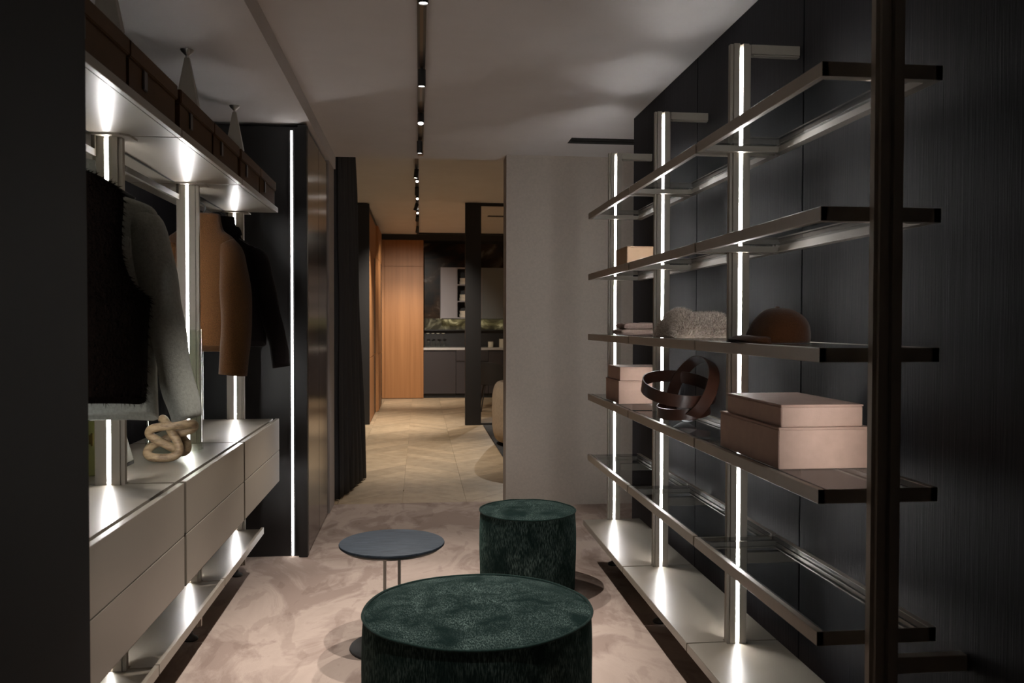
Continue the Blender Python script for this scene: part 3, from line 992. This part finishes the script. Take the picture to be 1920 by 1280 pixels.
bb = NB()
box(bb, -1.128, -1.122, y0 - 0.006, y0 + 0.004, ZT + 0.110, ZT + 0.142)
box(bb, -1.122, -1.116, y0 - 0.006, y0 + 0.004, ZT + 0.104, ZT + 0.148)
mk('clasp', bb, M['gold'], t, label='small gold clasp')
mk('base', box(NB(), -1.235, -1.066, y0 + 0.001, y1, ZT, ZT + 0.011), M['edge'], t)
arc = [(-1.145, y0 + 0.03 + 0.18 * k / 10, ZT + h + 0.11 * math.sin(math.pi * k / 10)) for k in range(11)]
mk('handle', tube(NB(), catmull(arc, 3), 0.006, 10), M['olive'], t, smooth=True)

# ------------------------------------------------------------------ things on the right rack
def lidded(name, label, x0, x1, y0, y1, z0, h, group, m='box_pink'):
    t = thing(name, label, 'box', ((x0 + x1) / 2, (y0 + y1) / 2, z0), group)
    mk('box_body', box(NB(), x0, x1, y0, y1, z0, z0 + h - 0.006), M[m], t, bevel=0.002)
    mk('lid', box(NB(), x0 - 0.002, x1 + 0.002, y0 - 0.002, y1 + 0.002, z0 + h - 0.0055, z0 + h), M[m], t, bevel=0.0015)
    return t

Z4 = 0.9975
lidded('leather_box', 'large pale pink leather box, lower of the near stack', 0.991, 1.258, 2.243, 2.700, Z4, 0.116, 'pink boxes on the right rack')
lidded('leather_box', 'pale pink leather box, upper of the near stack', 1.000, 1.238, 2.248, 2.660, Z4 + 0.1165, 0.062, 'pink boxes on the right rack')
lidded('leather_box', 'small pale pink leather box, lower of the far stack', 0.999, 1.250, 4.166, 4.46, Z4, 0.116, 'pink boxes on the right rack')
lidded('leather_box', 'small pale pink leather box, upper of the far stack', 1.006, 1.240, 4.172, 4.44, Z4 + 0.1165, 0.068, 'pink boxes on the right rack')
lidded('leather_box', 'tan leather box alone on the second shelf of right rack', 1.047, 1.25, 4.20, 4.45, 1.6857, 0.108, 'pink boxes on the right rack', 'box_tan')

# coiled belts: upright and flat loops of wide leather
def loop_ribbon(c, axis, r, wid, name_p, parent, tilt=0.0, sq=1.0, seg=64, th=0.004):
    axis = Vector(axis).normalized()
    a, b = frame(axis)
    c = Vector(c)
    rings = []
    for i in range(seg):
        th_ = 2 * math.pi * i / seg
        d = a * math.cos(th_) + b * math.sin(th_) * sq
        rr = r * (1 + 0.05 * math.sin(2 * th_ + tilt))
        p = c + d * rr
        u = d.normalized()
        w2 = axis * wid / 2
        rings.append([p - w2, p + w2, p + w2 + u * th, p - w2 + u * th])
    return mk(name_p, loft(NB(), rings, closed=True), M['belt'], parent, smooth='auto')

BY = 3.40
def bp(cx, cy, d=0.0):
    return (1.10 + (cx - 757) * 0.000473, BY + d, Z4 + (1118 - cy) * 0.000447)
t = thing('coiled_belt', 'dark brown leather belts coiled into loops on the fourth shelf', 'belt', (1.10, BY, Z4))
loop_ribbon(bp(810, 815, 0.0), (0.867, 0.19, -0.445), 0.138, 0.054, 'upright_loop', t, 0.5)
loop_ribbon(bp(700, 815, 0.01), (0.056, -0.31, 0.95), 0.146, 0.052, 'slanted_loop', t, 1.2)
loop_ribbon(bp(735, 1005, 0.0), (-0.12, -0.10, 0.98), 0.100, 0.046, 'base_loop', t, 2.0)

# cap
t = thing('baseball_cap', 'rust brown felt cap with short brim on the third shelf', 'cap', (1.10, 2.50, 1.339))
Z3 = 1.3428
cc = Vector((1.095, 2.50, Z3))
bb = NB()
rings = []
NS = 48
for i in range(15):
    u = i / 14
    a = u * math.pi / 2
    rr = math.cos(a) ** 0.80
    z = 0.008 + 0.100 * math.sin(a) ** 1.05
    ring = []
    for j in range(NS):
        th = 2 * math.pi * j / NS
        rx, ry = 0.100, 0.088
        slump = 0.010 * math.sin(a * 2)
        crease = 1 - 0.012 * abs(math.sin(3 * th)) ** 8
        ring.append((cc.x + (rx * rr * math.cos(th) * crease) + slump + nz((th, u * 3, 1), 1.3, 0.004), cc.y + ry * rr * math.sin(th) * crease,
                     cc.z + z * 1.0))
    rings.append(ring)
bot = [[(cc.x + (q[0] - cc.x) * 0.97, cc.y + (q[1] - cc.y) * 0.97, cc.z + 0.001) for q in rings[0]]]
mk('crown', loft(bb, bot + rings), M['cap'], t, smooth=True)
bb = NB()
rows = []
for i in range(9):
    u = i / 8
    row_t, row_b = [], []
    for j in range(17):
        v = -1 + 2 * j / 16
        ang = math.pi + v * 1.05
        r0 = 0.092
        ext = 0.060 * math.sqrt(max(0.0, 1 - (abs(v)) ** 2.4))
        x = cc.x + (r0 + ext * u) * math.cos(ang) * 1.0
        y = cc.y + (0.084 + ext * u * 0.9) * math.sin(ang)
        z = cc.z + 0.020 - 0.012 * u - 0.010 * v * v * (0.4 + u) + 0.006 * math.sin(u * math.pi)
        row_t.append((x, y, z + 0.003))
        row_b.append((x, y, z - 0.003))
    rows.append(row_t + row_b[::-1])
loft(bb, rows)
mk('brim', bb, M['cap'], t, smooth=True)
mk('top_button', lathe(NB(), [(0.008, 0), (0.008, 0.003), (0.003, 0.006)], (cc.x + 0.001, cc.y, cc.z + 0.1065), 12), M['cap'], t, smooth=True)

# fur
t = thing('fur_stole', 'folded cream fur stole on the third shelf beside the cap', 'fur', (1.13, 3.40, Z3))
bb = NB()
G = 40
def fz(u, v):
    e = max(0.0, 1 - abs(2 * u - 1) ** 3.2) ** 0.5 * max(0.0, 1 - abs(2 * v - 1) ** 3.0) ** 0.5
    hgt = 0.092 + 0.016 * math.sin(u * 9.5 - 0.4) + nz((u * 3, v * 3, 7), 1.4, 0.018)
    return max(0.002, e * hgt)
fx0, fx1, fy0, fy1 = 1.012, 1.265, 3.27, 3.56
gridv = [[bb.verts.new((fx0 + (fx1 - fx0) * i / G, fy0 + (fy1 - fy0) * j / G, Z3 + fz(i / G, j / G))) for j in range(G + 1)] for i in range(G + 1)]
for i in range(G):
    for j in range(G):
        bb.faces.new((gridv[i][j], gridv[i + 1][j], gridv[i + 1][j + 1], gridv[i][j + 1]))
rim = [gridv[i][0] for i in range(G + 1)] + [gridv[G][j] for j in range(1, G + 1)] + [gridv[i][G] for i in range(G - 1, -1, -1)] + [gridv[0][j] for j in range(G - 1, 0, -1)]
low = [bb.verts.new((v.co.x, v.co.y, Z3 + 0.0005)) for v in rim]
for i in range(len(rim)):
    bb.faces.new((rim[i], low[i], low[(i + 1) % len(low)], rim[(i + 1) % len(rim)]))
bb.faces.new(low)
mk('pelt', bb, M['fur'], t, smooth=True)
bb = NB()
rnd = random.Random(11)
for _ in range(15000):
    u, v = rnd.random(), rnd.random()
    z = fz(u, v)
    p = Vector((fx0 + (fx1 - fx0) * u, fy0 + (fy1 - fy0) * v, Z3 + z))
    du = (fz(min(1, u + .02), v) - fz(max(0, u - .02), v)) / (0.04 * (fx1 - fx0))
    dv = (fz(u, min(1, v + .02)) - fz(u, max(0, v - .02))) / (0.04 * (fy1 - fy0))
    n = Vector((-du, -dv, 1)).normalized()
    cl_ = noise.noise_vector(p * 26) * 0.5
    d = (n + cl_ + Vector((rnd.uniform(-.35, .35), rnd.uniform(-.35, .35), rnd.uniform(-.3, .15)))).normalized() * rnd.uniform(0.015, 0.030)
    if (p + d).z < Z3 + 0.001:
        continue
    sd = d.cross(Vector((rnd.uniform(-1, 1), rnd.uniform(-1, 1), rnd.uniform(-1, 1)))).normalized() * 0.0015
    bb.faces.new([bb.verts.new(p - sd), bb.verts.new(p + sd), bb.verts.new(p + d)])
mk('pile', bb, M['fur_hair'], t, kind='stuff')

# folded knit
t = thing('folded_knit', 'folded dusty rose knit on the far bay of the third shelf', 'knitwear', (1.14, 4.36, Z3))
def slab_roll(x0, x1, y0, y1, z0, z1, name_p, seed):
    rings = []
    h = (z1 - z0) / 2
    for i in range(25):
        u = i / 24
        y = y0 + (y1 - y0) * u
        ring = []
        for j in range(32):
            a = 2 * math.pi * j / 32
            ca, sa = math.cos(a), math.sin(a)
            x = (x0 + x1) / 2 + (x1 - x0) / 2 * math.copysign(abs(ca) ** 0.35, ca)
            z = (z0 + z1) / 2 + h * math.copysign(abs(sa) ** 0.6, sa)
            e = min(1, min(u, 1 - u) * 12 + 0.55)
            z = (z0 + z1) / 2 + (z - (z0 + z1) / 2) * e + nz((x * 14 + seed, y * 14, sa), 1.0, 0.005)
            ring.append((x, y, max(z, Z3 + 0.0005)))
        rings.append(ring)
    return mk(name_p, loft(NB(), rings), M['knit'], t, smooth=True)
slab_roll(1.035, 1.25, 4.26, 4.47, Z3, Z3 + 0.030, 'lower_fold', 1)
slab_roll(1.050, 1.25, 4.26, 4.46, Z3 + 0.030, Z3 + 0.063, 'upper_fold', 4)

# ------------------------------------------------------------------ poufs and table
def pouf(label, cx, cy, r, h, seed, yaw=0.0):
    t = thing('pouf', label, 'pouf', (cx, cy, 0), 'green velvet poufs')
    seg = 96
    def rad(a, z):
        return r * (1 + 0.010 * math.sin(2 * a + seed) + 0.006 * math.sin(5 * a + 2 * seed) + 0.006 * math.sin(z * 14 + seed)
                    + nz((math.cos(a) * 2, math.sin(a) * 2, z * 5 + seed), 1.0, 0.012))
    rings = []
    for i in range(17):
        z = 0.004 + (h - 0.012) * i / 16
        k = 1.0 - 0.018 * (abs(i / 16 - 0.5) * 2) ** 3
        rings.append([(cx + rad(2 * math.pi * j / seg, z) * k * math.cos(2 * math.pi * j / seg),
                       cy + rad(2 * math.pi * j / seg, z) * k * math.sin(2 * math.pi * j / seg), z) for j in range(seg)])
    mk('side', loft(NB(), rings), M['velvet'], t, smooth='auto')
    rings = []
    for i in range(14):
        u = i / 14
        k = (1 - u) * 0.988
        rings.append([(cx + rad(2 * math.pi * j / seg, h) * k * math.cos(2 * math.pi * j / seg),
                       cy + rad(2 * math.pi * j / seg, h) * k * math.sin(2 * math.pi * j / seg),
                       h - 0.006 + 0.016 * (1 - (1 - u) ** 6) + nz((k * math.cos(2 * math.pi * j / seg) * 3 + seed, k * math.sin(2 * math.pi * j / seg) * 3, 2), 1.0, 0.006) * u)
                      for j in range(seg)])
    low = [(x, y, h - 0.010) for x, y, z in rings[0]]
    mk('seat_top', loft(NB(), [low] + rings), M['velvet'], t, smooth='auto')
    pts = [(cx + rad(2 * math.pi * j / seg, h) * 0.990 * math.cos(2 * math.pi * j / seg), cy + rad(2 * math.pi * j / seg, h) * 0.990 * math.sin(2 * math.pi * j / seg),
            h - 0.004 + nz((j * 0.2, seed, 0), 1.0, 0.003)) for j in range(seg)]
    mk('piping', tube(NB(), pts, 0.0048, 8, True), M['piping'], t, smooth=True)

pouf('large dark green velvet pouf in the foreground', 0.200, 2.905, 0.393, 0.42, 1.3)
pouf('smaller dark green velvet pouf behind the large one', 0.570, 4.422, 0.257, 0.42, 4.1)

t = thing('side_table', 'round blue-black wooden side table on twin steel stems', 'side table', (-0.117, 3.672, 0))
tx, tyy = -0.117, 3.672
mk('tabletop', lathe(NB(), [(0.200, 0.436), (0.219, 0.441), (0.226, 0.447), (0.2265, 0.452), (0.225, 0.4555), (0.222, 0.457)], (tx, tyy, 0), 72), M['table_top'], t, smooth='auto')
mk('under_plate', lathe(NB(), [(0.09, 0.428), (0.205, 0.431), (0.205, 0.4358)], (tx, tyy, 0), 64), M['steel'], t, smooth='auto')
for s in (-1, 1):
    x = tx + s * 0.031
    pth = catmull([(x, tyy, 0.008), (x, tyy, 0.2), (x, tyy, 0.40), (x + s * 0.004, tyy, 0.418), (x + s * 0.016, tyy, 0.4265)] if s < 0 else
                  [(x, tyy, 0.008), (x, tyy, 0.2), (x, tyy, 0.40), (x - s * 0.004, tyy, 0.418), (x - s * 0.016, tyy, 0.4265)], 4)
    rings = []
    for i, p in enumerate(pth):
        tt = (pth[min(len(pth) - 1, i + 1)] - pth[max(0, i - 1)]).normalized()
        a = Vector((0, 1, 0))
        b = tt.cross(a).normalized()
        rings.append([p + a * 0.012 * u + b * 0.0065 * v for u, v in ((-1, -1), (1, -1), (1, 1), (-1, 1))])
    mk('stem', loft(NB(), rings), M['steel'], t)
mk('base', lathe(NB(), [(0.180, 0.0), (0.182, 0.003), (0.180, 0.007), (0.176, 0.009)], (tx, tyy, 0), 64), M['black'], t, smooth='auto')

# ------------------------------------------------------------------ ceiling track, spots, slots
def spot(label, x, y, zc, target, watts, L=0.085, r=0.0195, ang=70, tint=(1.0, 0.86, 0.72), blend=0.6, tilt=True):
    top = Vector((x, y, zc - 0.034))
    d = (Vector(target) - top).normalized()
    t = thing('track_spotlight', label, 'spotlight', (x, y, zc - 0.03), 'spotlights on the ceiling track')
    mk('stem', cyl(NB(), (x, y, zc - 0.028), tuple(top + d * 0.004), 0.008), M['black'], t)
    p0 = top + d * 0.002
    p1 = top + d * L
    bb = NB()
    a, b = frame(d)
    rg = []
    for (q, rr) in ((p0, r), (p1, r), (p1, r * 0.86), (p1 - d * 0.012, r * 0.84)):
        rg.append([q + rr * (math.cos(2 * math.pi * j / 20) * a + math.sin(2 * math.pi * j / 20) * b) for j in range(20)])
    mk('can', loft(bb, rg), M['black'], t, smooth='auto')
    mk('lens', cyl(NB(), tuple(p1 - d * 0.0115), tuple(p1 - d * 0.004), r * 0.83, seg=20), M['lens'], t)
    l = bpy.data.lights.new('spot_beam', 'SPOT')
    l.energy = watts
    l.color = tint
    l.spot_size = math.radians(ang)
    l.spot_blend = blend
    l.shadow_soft_size = 0.014
    lo = bpy.data.objects.new('spot_beam', l)
    COL.objects.link(lo)
    lo.parent = t
    lo.location = (p1 + d * 0.004) - WLOC[t]
    lo.rotation_euler = d.to_track_quat('-Z', 'Y').to_euler()

tr = thing('ceiling_track', 'black ceiling track running down the dressing room', 'light track', (0.012, 4.0, ZC - 0.03))
mk('rail', box(NB(), -0.008, 0.030, 0.6, 6.36, ZC - 0.028, ZC), M['black'], tr)
mk('inlay', box(NB(), 0.004, 0.018, 0.7, 6.30, ZC - 0.0295, ZC - 0.028), M['rail_inner'], tr)
mk('end_cap', box(NB(), -0.010, 0.032, 6.36, 6.42, ZC - 0.030, ZC), M['rail_inner'], tr)
W1 = (1.0, 0.91, 0.83)
spot('black spotlight cut off by the top edge of the picture', 0.015, 3.13, ZC, (0.03, 3.16, 0.3), SPOT, tint=W1, ang=62)
spot('first whole black spotlight on the near ceiling track', 0.013, 4.22, ZC, (0.0, 4.26, 0.3), SPOT, tint=W1, ang=62)
spot('glaring spotlight on the near track, tilted towards the camera', 0.010, 5.12, ZC, (0.0, 3.9, 0.0), SPOT, L=0.07, tint=W1, ang=50)
spot('last spotlight on the near track, before the doorway', 0.004, 5.87, ZC, (0.02, 5.9, 0.3), SPOT * 0.5, tint=W1, ang=60)
spot('unseen spotlight added for light above the frame on the near track', 0.015, 2.2, ZC, (-0.1, 2.5, 0.3), SPOT * 0.8, tint=W1, ang=62)  # added out of view to light the foreground

t = thing('ceiling_track', 'black ceiling track of the far room with a cross arm by the kitchen', 'light track', (-0.02, 12.0, ZC2 - 0.03))
mk('rail', box(NB(), -0.045, -0.005, 7.0, 15.6, ZC2 - 0.028, ZC2), M['black'], t)
mk('cross_rail', box(NB(), -0.005, 3.0, 15.56, 15.60, ZC2 - 0.028, ZC2), M['black'], t)
W2 = (1.0, 0.92, 0.82)
fs = [(8.98, (-0.35, 9.0, 0.0), 'nearest spotlight on the far-room track'), (10.2, (-0.1, 12.4, 0.0), 'second spotlight on the far-room track'),
      (11.55, (-0.9, 11.9, 0.3), 'third spotlight on the far-room track, tilted to the wood doors'),
      (12.9, (-0.3, 15.9, 0.6), 'fourth spotlight on the far-room track'), (14.35, (-0.45, 15.7, 0.3), 'last spotlight on the far-room track, at the corner')]
for y, tg, lb in fs:
    spot(lb, -0.025, y, ZC2, tg, SPOT2 * (0.5 if y > 13 else 1.0), tint=W2, ang=76, L=0.10, r=0.024, blend=1.0)

for y, lb in ((9.62, 'short camera-facing spotlight just past the nearest far-room spotlight'), (10.95, 'short camera-facing spotlight past the second far-room spotlight'),
              (12.35, 'short camera-facing spotlight halfway down the far-room track')):
    spot(lb, -0.022, y, ZC2, (0.0, y - 2.6, 0.6), SPOT2 * 0.10, tint=W2, ang=40, L=0.05, r=0.018, blend=1.0)
for xx, lb in ((2.0, 'left unseen spotlight added as fill on the kitchen cross track'), (2.7, 'right unseen spotlight added as fill on the kitchen cross track')):
    spot(lb, xx, 15.54, ZC2, (4.2 if xx > 2.3 else 3.0, 12.5, 0.8), SPOT2 * 1.2, tint=(1.0, 0.90, 0.80), ang=90, L=0.10, r=0.024, blend=1.0)  # out of view, added as fill light for the far room

def slot(label, x0, x1, y0, y1, z):
    t = thing('ceiling_slot', label, 'air slot', ((x0 + x1) / 2, (y0 + y1) / 2, z))
    mk('slot_frame', box(NB(), x0, x1, y0, y1, z - 0.004, z), M['joint'], t)
    mk('slot_blade', box(NB(), x0 + 0.01, x1 - 0.01, (y0 + y1) / 2 - 0.006, (y0 + y1) / 2 + 0.006, z - 0.008, z - 0.004), M['joint'], t)
slot('black linear air slot in the dressing-room ceiling by the dark wall', 1.05, 2.4, 5.80, 5.965, ZC)
slot('nearer black air slot in the far-room ceiling', 1.093, 2.6, 11.72, 11.86, ZC2)
slot('farther black air slot in the far-room ceiling, beyond the partition', 1.051, 2.6, 12.98, 13.12, ZC2)

# ------------------------------------------------------------------ curtain
t = thing('curtain', 'charcoal floor-length curtain drawn aside in the doorway', 'curtain', (-0.62, 7.2, 0))
bb = NB()
NZ, NU = 26, 170
cols = []
for i in range(NU + 1):
    u = i / NU
    col = []
    for k in range(NZ + 1):
        z = 0.012 + (ZC2 - 0.03) * k / NZ
        kk = k / NZ
        amp = 0.062 - 0.014 * kk
        ph = u * 2 * math.pi * 6.5 + 0.9 * math.sin(u * 7)
        x = -0.725 + 0.055 * (1 - kk) * u + 0.105 * u * (1 - 0.35 * kk) + amp * math.cos(ph) + 0.04
        y = 6.72 + 1.02 * u + 0.022 * math.sin(ph * 2 + 1.0) + nz((u * 9, kk * 2, 3), 1.0, 0.012)
        x += nz((u * 12, kk * 3, 0), 1.0, 0.012)
        col.append(bb.verts.new((x, y, z)))
    cols.append(col)
for i in range(NU):
    for k in range(NZ):
        bb.faces.new((cols[i][k], cols[i + 1][k], cols[i + 1][k + 1], cols[i][k + 1]))
o = mk('fabric', bb, M['curtain'], t, smooth=True)
sm = o.modifiers.new('thickness', 'SOLIDIFY')
sm.thickness = 0.003
mk('heading_rail', box(NB(), -0.70, -0.66, 6.70, 7.9, ZC2 - 0.02, ZC2), M['black'], t)

# ------------------------------------------------------------------ far room: cabinets and kitchen
t = thing('tall_cabinet', 'dark end panel of the wood-fronted tall cabinets on the left of the passage', 'cabinet', (-0.84, 11.83, 0))
mk('end_panel', box(NB(), -1.0, -0.682, 11.82, 11.86, 0, 3.045), M['brown_lacquer'], t)
mk('filler', box(NB(), -1.0, -0.70, 11.86, 15.865, 2.95, 3.05), M['brown_lacquer'], t)
yy = [11.86, 13.10, 13.16, 14.60, 14.66, 15.88]
def tallwood(label, y0, y1, x1, hy, low=None):
    tt = thing('wood_cabinet', label, 'cabinet', ((-1.0 + x1) / 2, (y0 + y1) / 2, 0))
    mk('carcass', box(NB(), -1.0, x1 - 0.025, y0, y1, 0.0, 2.949), M['teak'], tt)
    zs = [0.01, 0.92, 2.42, 2.945]
    for a, b in zip(zs[:-1], zs[1:]):
        d = mk('door', box(NB(), x1 - 0.024, x1, y0 + 0.004, y1 - 0.004, a, b - 0.006), M['teak'], tt, bevel=0.002)
        if a < 2:
            mk('grip_recess', box(NB(), x1 - 0.002, x1 + 0.003, hy, hy + 0.20, max(a + 0.02, 0.03), b - 0.02), M['black'], d)
tallwood('nearer orange wood tall cabinet with black vertical grip', 11.862, 13.55, -0.682, 13.1)
tallwood('middle orange wood tall cabinet with long black grip', 13.552, 14.7, -0.640, 14.35)
tallwood('far orange wood tall cabinet in the corner', 14.702, 15.86, -0.690, 15.5)
# far wood wall cabinet
t = thing('wood_cabinet', 'tall orange veneer cabinet front at the end of the passage', 'cabinet', (-0.3, 16.2, 0))
mk('carcass', box(NB(), -0.69, 0.080, 15.90, 16.555, 0.0, 2.955), M['teak'], t)
x = -0.69
xs = [-0.69, -0.635, 0.045, 0.080]
for a, b in zip(xs[:-1], xs[1:]):
    for z0, z1 in ((0.01, 2.460), (2.466, 2.953)):
        mk('front_panel', box(NB(), a + 0.002, b - 0.002, 15.876, 15.899, z0, z1), M['teak'], t)
mk('cornice', box(NB(), -0.70, 3.0, 15.87, 16.555, 2.957, 3.058), M['brown_lacquer'], t)

# kitchen
mw = thing('marble_splashback', 'dark brown veined marble slab behind the kitchen', 'splashback', (1.5, 16.54, 0.94))
mk('upper_slab', box(NB(), 0.082, 3.0, 16.53, 16.558, 1.50, 2.955), M['marble'], mw)
mk('lit_strip', box(NB(), 0.082, 3.0, 16.52, 16.558, 1.285, 1.498), M['marble_strip'], mw, label='lit band of veined marble')
mk('niche_back', box(NB(), 0.082, 3.0, 16.50, 16.558, 0.945, 1.27), M['brown_lacquer'], mw)
mk('ledge', box(NB(), 0.082, 3.0, 16.40, 16.50, 1.262, 1.283), M['brown_lacquer'], mw)
x0 = 0.082
klab = ['kitchen base unit beside the wood cabinet', 'kitchen base unit partly behind the dark post', 'kitchen base unit seen through the smoked glass']
for i, (a, b) in enumerate(((0.082, 0.689), (0.693, 1.30), (1.304, 3.0))):
    t = thing('base_unit', 'aubergine brown ' + klab[i], 'cabinet', ((a + b) / 2, 16.2, 0), 'kitchen base units')
    mk('carcass', box(NB(), a, b, 15.95, 16.498, 0.08, 0.90), M['kitchen_base'], t)
    mk('plinth', box(NB(), a, b, 15.99, 16.49, 0.0, 0.08), M['black'], t)
    if i == 1:
        mk('drawer_front', box(NB(), a + 0.003, b - 0.003, 15.928, 15.949, 0.70, 0.895), M['kitchen_base'], t)
        mk('door', box(NB(), a + 0.003, b - 0.003, 15.928, 15.949, 0.085, 0.655), M['kitchen_base'], t)
    else:
        mk('door', box(NB(), a + 0.003, b - 0.003, 15.928, 15.949, 0.085, 0.870), M['kitchen_base'], t)
t = thing('worktop', 'pale stone kitchen worktop with thin edge', 'worktop', (1.5, 16.2, 0.903))
mk('slab', box(NB(), 0.082, 3.0, 15.92, 16.498, 0.903, 0.943), M['worktop'], t, bevel=0.002)
mk('edge_line', box(NB(), 0.082, 3.0, 15.93, 15.945, 0.896, 0.902), M['black'], t)
# wall units
t = thing('wall_unit', 'grey lilac kitchen wall unit with closed door left of the post', 'wall unit', (0.55, 16.35, 1.5))
mk('carcass', box(NB(), 0.405, 0.710, 16.20, 16.528, 1.50, 2.47), M['lilac'], t)
mk('door', box(NB(), 0.405, 0.708, 16.178, 16.199, 1.50, 2.47), M['lilac'], t, bevel=0.002)
t = thing('open_wall_unit', 'open grey wall unit holding cream bowls beside the post', 'wall unit', (0.95, 16.35, 1.5))
for z in (1.50, 1.815, 2.13, 2.45):
    mk('shelf', box(NB(), 0.728, 1.18, 16.19, 16.50, z, z + 0.02), M['lilac'], t)
mk('side', box(NB(), 0.712, 0.727, 16.178, 16.528, 1.50, 2.47), M['lilac'], t)
mk('side', box(NB(), 1.18, 1.20, 16.178, 16.528, 1.50, 2.47), M['lilac'], t)
mk('back', box(NB(), 0.728, 1.18, 16.505, 16.528, 1.52, 2.45), M['black'], t)
for i, z in enumerate((1.521, 1.836, 2.151)):
    for k in range(2):
        bb = lathe(NB(), [(0.06, 0), (0.10, 0.004), (0.105, 0.05), (0.108, 0.06), (0.100, 0.058), (0.09, 0.01)], (0.875 + 0.006 * k, 16.33, z + 0.062 * k), 28)
        o = mk('bowl', bb, M['porcelain'], smooth='auto', loc=(0.875 + 0.006 * k, 16.33, z + 0.062 * k))
        tag(o, f'{["lower", "upper"][k]} cream bowl on the {["lowest", "middle", "top"][i]} open kitchen shelf', 'bowl', 'cream bowls in the open wall unit')
t = thing('wall_unit', 'wide grey kitchen wall unit seen through the smoked glass', 'wall unit', (2.1, 16.35, 1.5))
mk('carcass', box(NB(), 1.202, 3.0, 16.20, 16.528, 1.50, 2.47), M['teal_grey'], t)
for a, b in ((1.203, 2.1), (2.103, 3.0)):
    mk('door', box(NB(), a, b, 16.178, 16.199, 1.50, 2.47), M['teal_grey'], t, bevel=0.002)
t = thing('under_cabinet_light', 'warm light line under the kitchen wall units', 'light', (1.6, 16.42, 1.496))
mk('diffuser', box(NB(), 0.42, 2.9, 16.41, 16.44, 1.490, 1.499), M['under_led'], t)
mk('housing', box(NB(), 0.42, 2.9, 16.385, 16.409, 1.484, 1.499), M['black'], t)
# wine glasses
for i in range(4):
    gx = 0.165 + i * 0.098
    o = thing('wine_glass', ['leftmost of the four upturned wine glasses on the worktop', 'second from left of the four upturned wine glasses',
                             'third from left of the four upturned wine glasses', 'rightmost of the four upturned wine glasses on the worktop'][i],
              'wine glass', (gx, 16.25, 0.943), 'wine glasses on the worktop')
    mk('bowl', lathe(NB(), [(0.032, 0.0), (0.040, 0.04), (0.041, 0.08), (0.030, 0.115), (0.006, 0.130)], (gx, 16.25, 0.944), 20), M['clear'], o, smooth=True)
    mk('stem', cyl(NB(), (gx, 16.25, 1.074), (gx, 16.25, 1.205), 0.0045), M['clear'], o)
    mk('foot', lathe(NB(), [(0.006, 0), (0.036, 0.006), (0.036, 0.009), (0.004, 0.011)], (gx, 16.25, 1.205), 20), M['porcelain'], o, smooth='auto')
for gx, hh, rr, lb in ((1.375, 0.11, 0.05, 'small pale canister on the worktop behind smoked glass'), (1.60, 0.16, 0.06, 'larger pale canister on the worktop behind smoked glass')):
    o = thing('canister', lb, 'canister', (gx, 16.3, 0.943))
    mk('jar', lathe(NB(), [(rr, 0), (rr, hh), (rr * .9, hh)], (gx, 16.3, 0.944), 20), M['porcelain'], o, smooth='auto')
    mk('lid', lathe(NB(), [(rr * 1.04, hh), (rr * 1.04, hh + 0.015), (rr * .8, hh + 0.018)], (gx, 16.3, 0.945), 20), M['black'], o, smooth='auto')

# rug, armchair, dining chair
rg = mk('area_rug', box(NB(), 0.872, 3.6, 8.0, 11.55, 0.0, 0.012), M['rug'], bevel=0.003, loc=(2.2, 9.8, 0))
tag(rg, 'dark charcoal rug under the beige armchair', 'rug')
t = thing('armchair', 'rounded beige upholstered armchair half hidden behind the wall edge', 'armchair', (1.42, 9.7, 0.012))
def blob(name_p, c, rx, ry, z0, z1, e=2.6, a0=0, a1=360, inner=None):
    rings = []
    for i in range(13):
        u = i / 12
        k = (1 - abs(2 * u - 1) ** e) ** (1 / e) * 0.25 + 0.75 * (1 if 0.02 < u < 0.98 else 0.9)
        rings.append([(c[0] + rx * k * math.cos(2 * math.pi * j / 48), c[1] + ry * k * math.sin(2 * math.pi * j / 48), z0 + (z1 - z0) * u) for j in range(48)])
    return mk(name_p, loft(NB(), rings), M['sofa'], t, smooth=True)
blob('seat_base', (1.42, 9.7), 0.50, 0.50, 0.02, 0.40)
bb = NB()
rings = []
for i in range(37):
    a = math.radians(20 + 290 * i / 36)
    ring = []
    for j in range(20):
        b_ = 2 * math.pi * j / 20
        rr = 0.50 + 0.085 * math.cos(b_)
        ring.append((1.42 + rr * math.cos(a), 9.7 + rr * math.sin(a), 0.39 + 0.345 * math.copysign(abs(math.sin(b_)) ** 0.6, math.sin(b_))))
    rings.append(ring)
mk('curved_back', loft(bb, rings), M['sofa'], t, smooth=True)
t = thing('dining_chair', 'dark shell dining chair seen through the smoked glass', 'chair', (1.18, 13.6, 0))
bb = NB()
rings = []
for i in range(25):
    a = math.radians(100 + 230 * i / 24)
    hgt = 0.80 - 0.12 * abs(i / 12 - 1) ** 2
    ring = []
    for (ro, z) in ((0.23, 0.43), (0.27, 0.55), (0.285, hgt), (0.265, hgt), (0.25, 0.56), (0.21, 0.45)):
        ring.append((1.18 + ro * math.cos(a), 13.6 + ro * math.sin(a), z))
    rings.append(ring)
mk('backrest', loft(bb, rings), M['chair'], t, smooth='auto')
mk('seat', lathe(NB(), [(0.20, 0.42), (0.235, 0.43), (0.235, 0.465), (0.21, 0.48)], (1.18, 13.6, 0), 32), M['chair'], t, smooth='auto')
for sx in (-1, 1):
    for sy in (-1, 1):
        mk('leg', cyl(NB(), (1.18 + sx * 0.20, 13.6 + sy * 0.20, 0.0), (1.18 + sx * 0.13, 13.6 + sy * 0.13, 0.43), 0.009, 0.013), M['black'], t, smooth='auto')
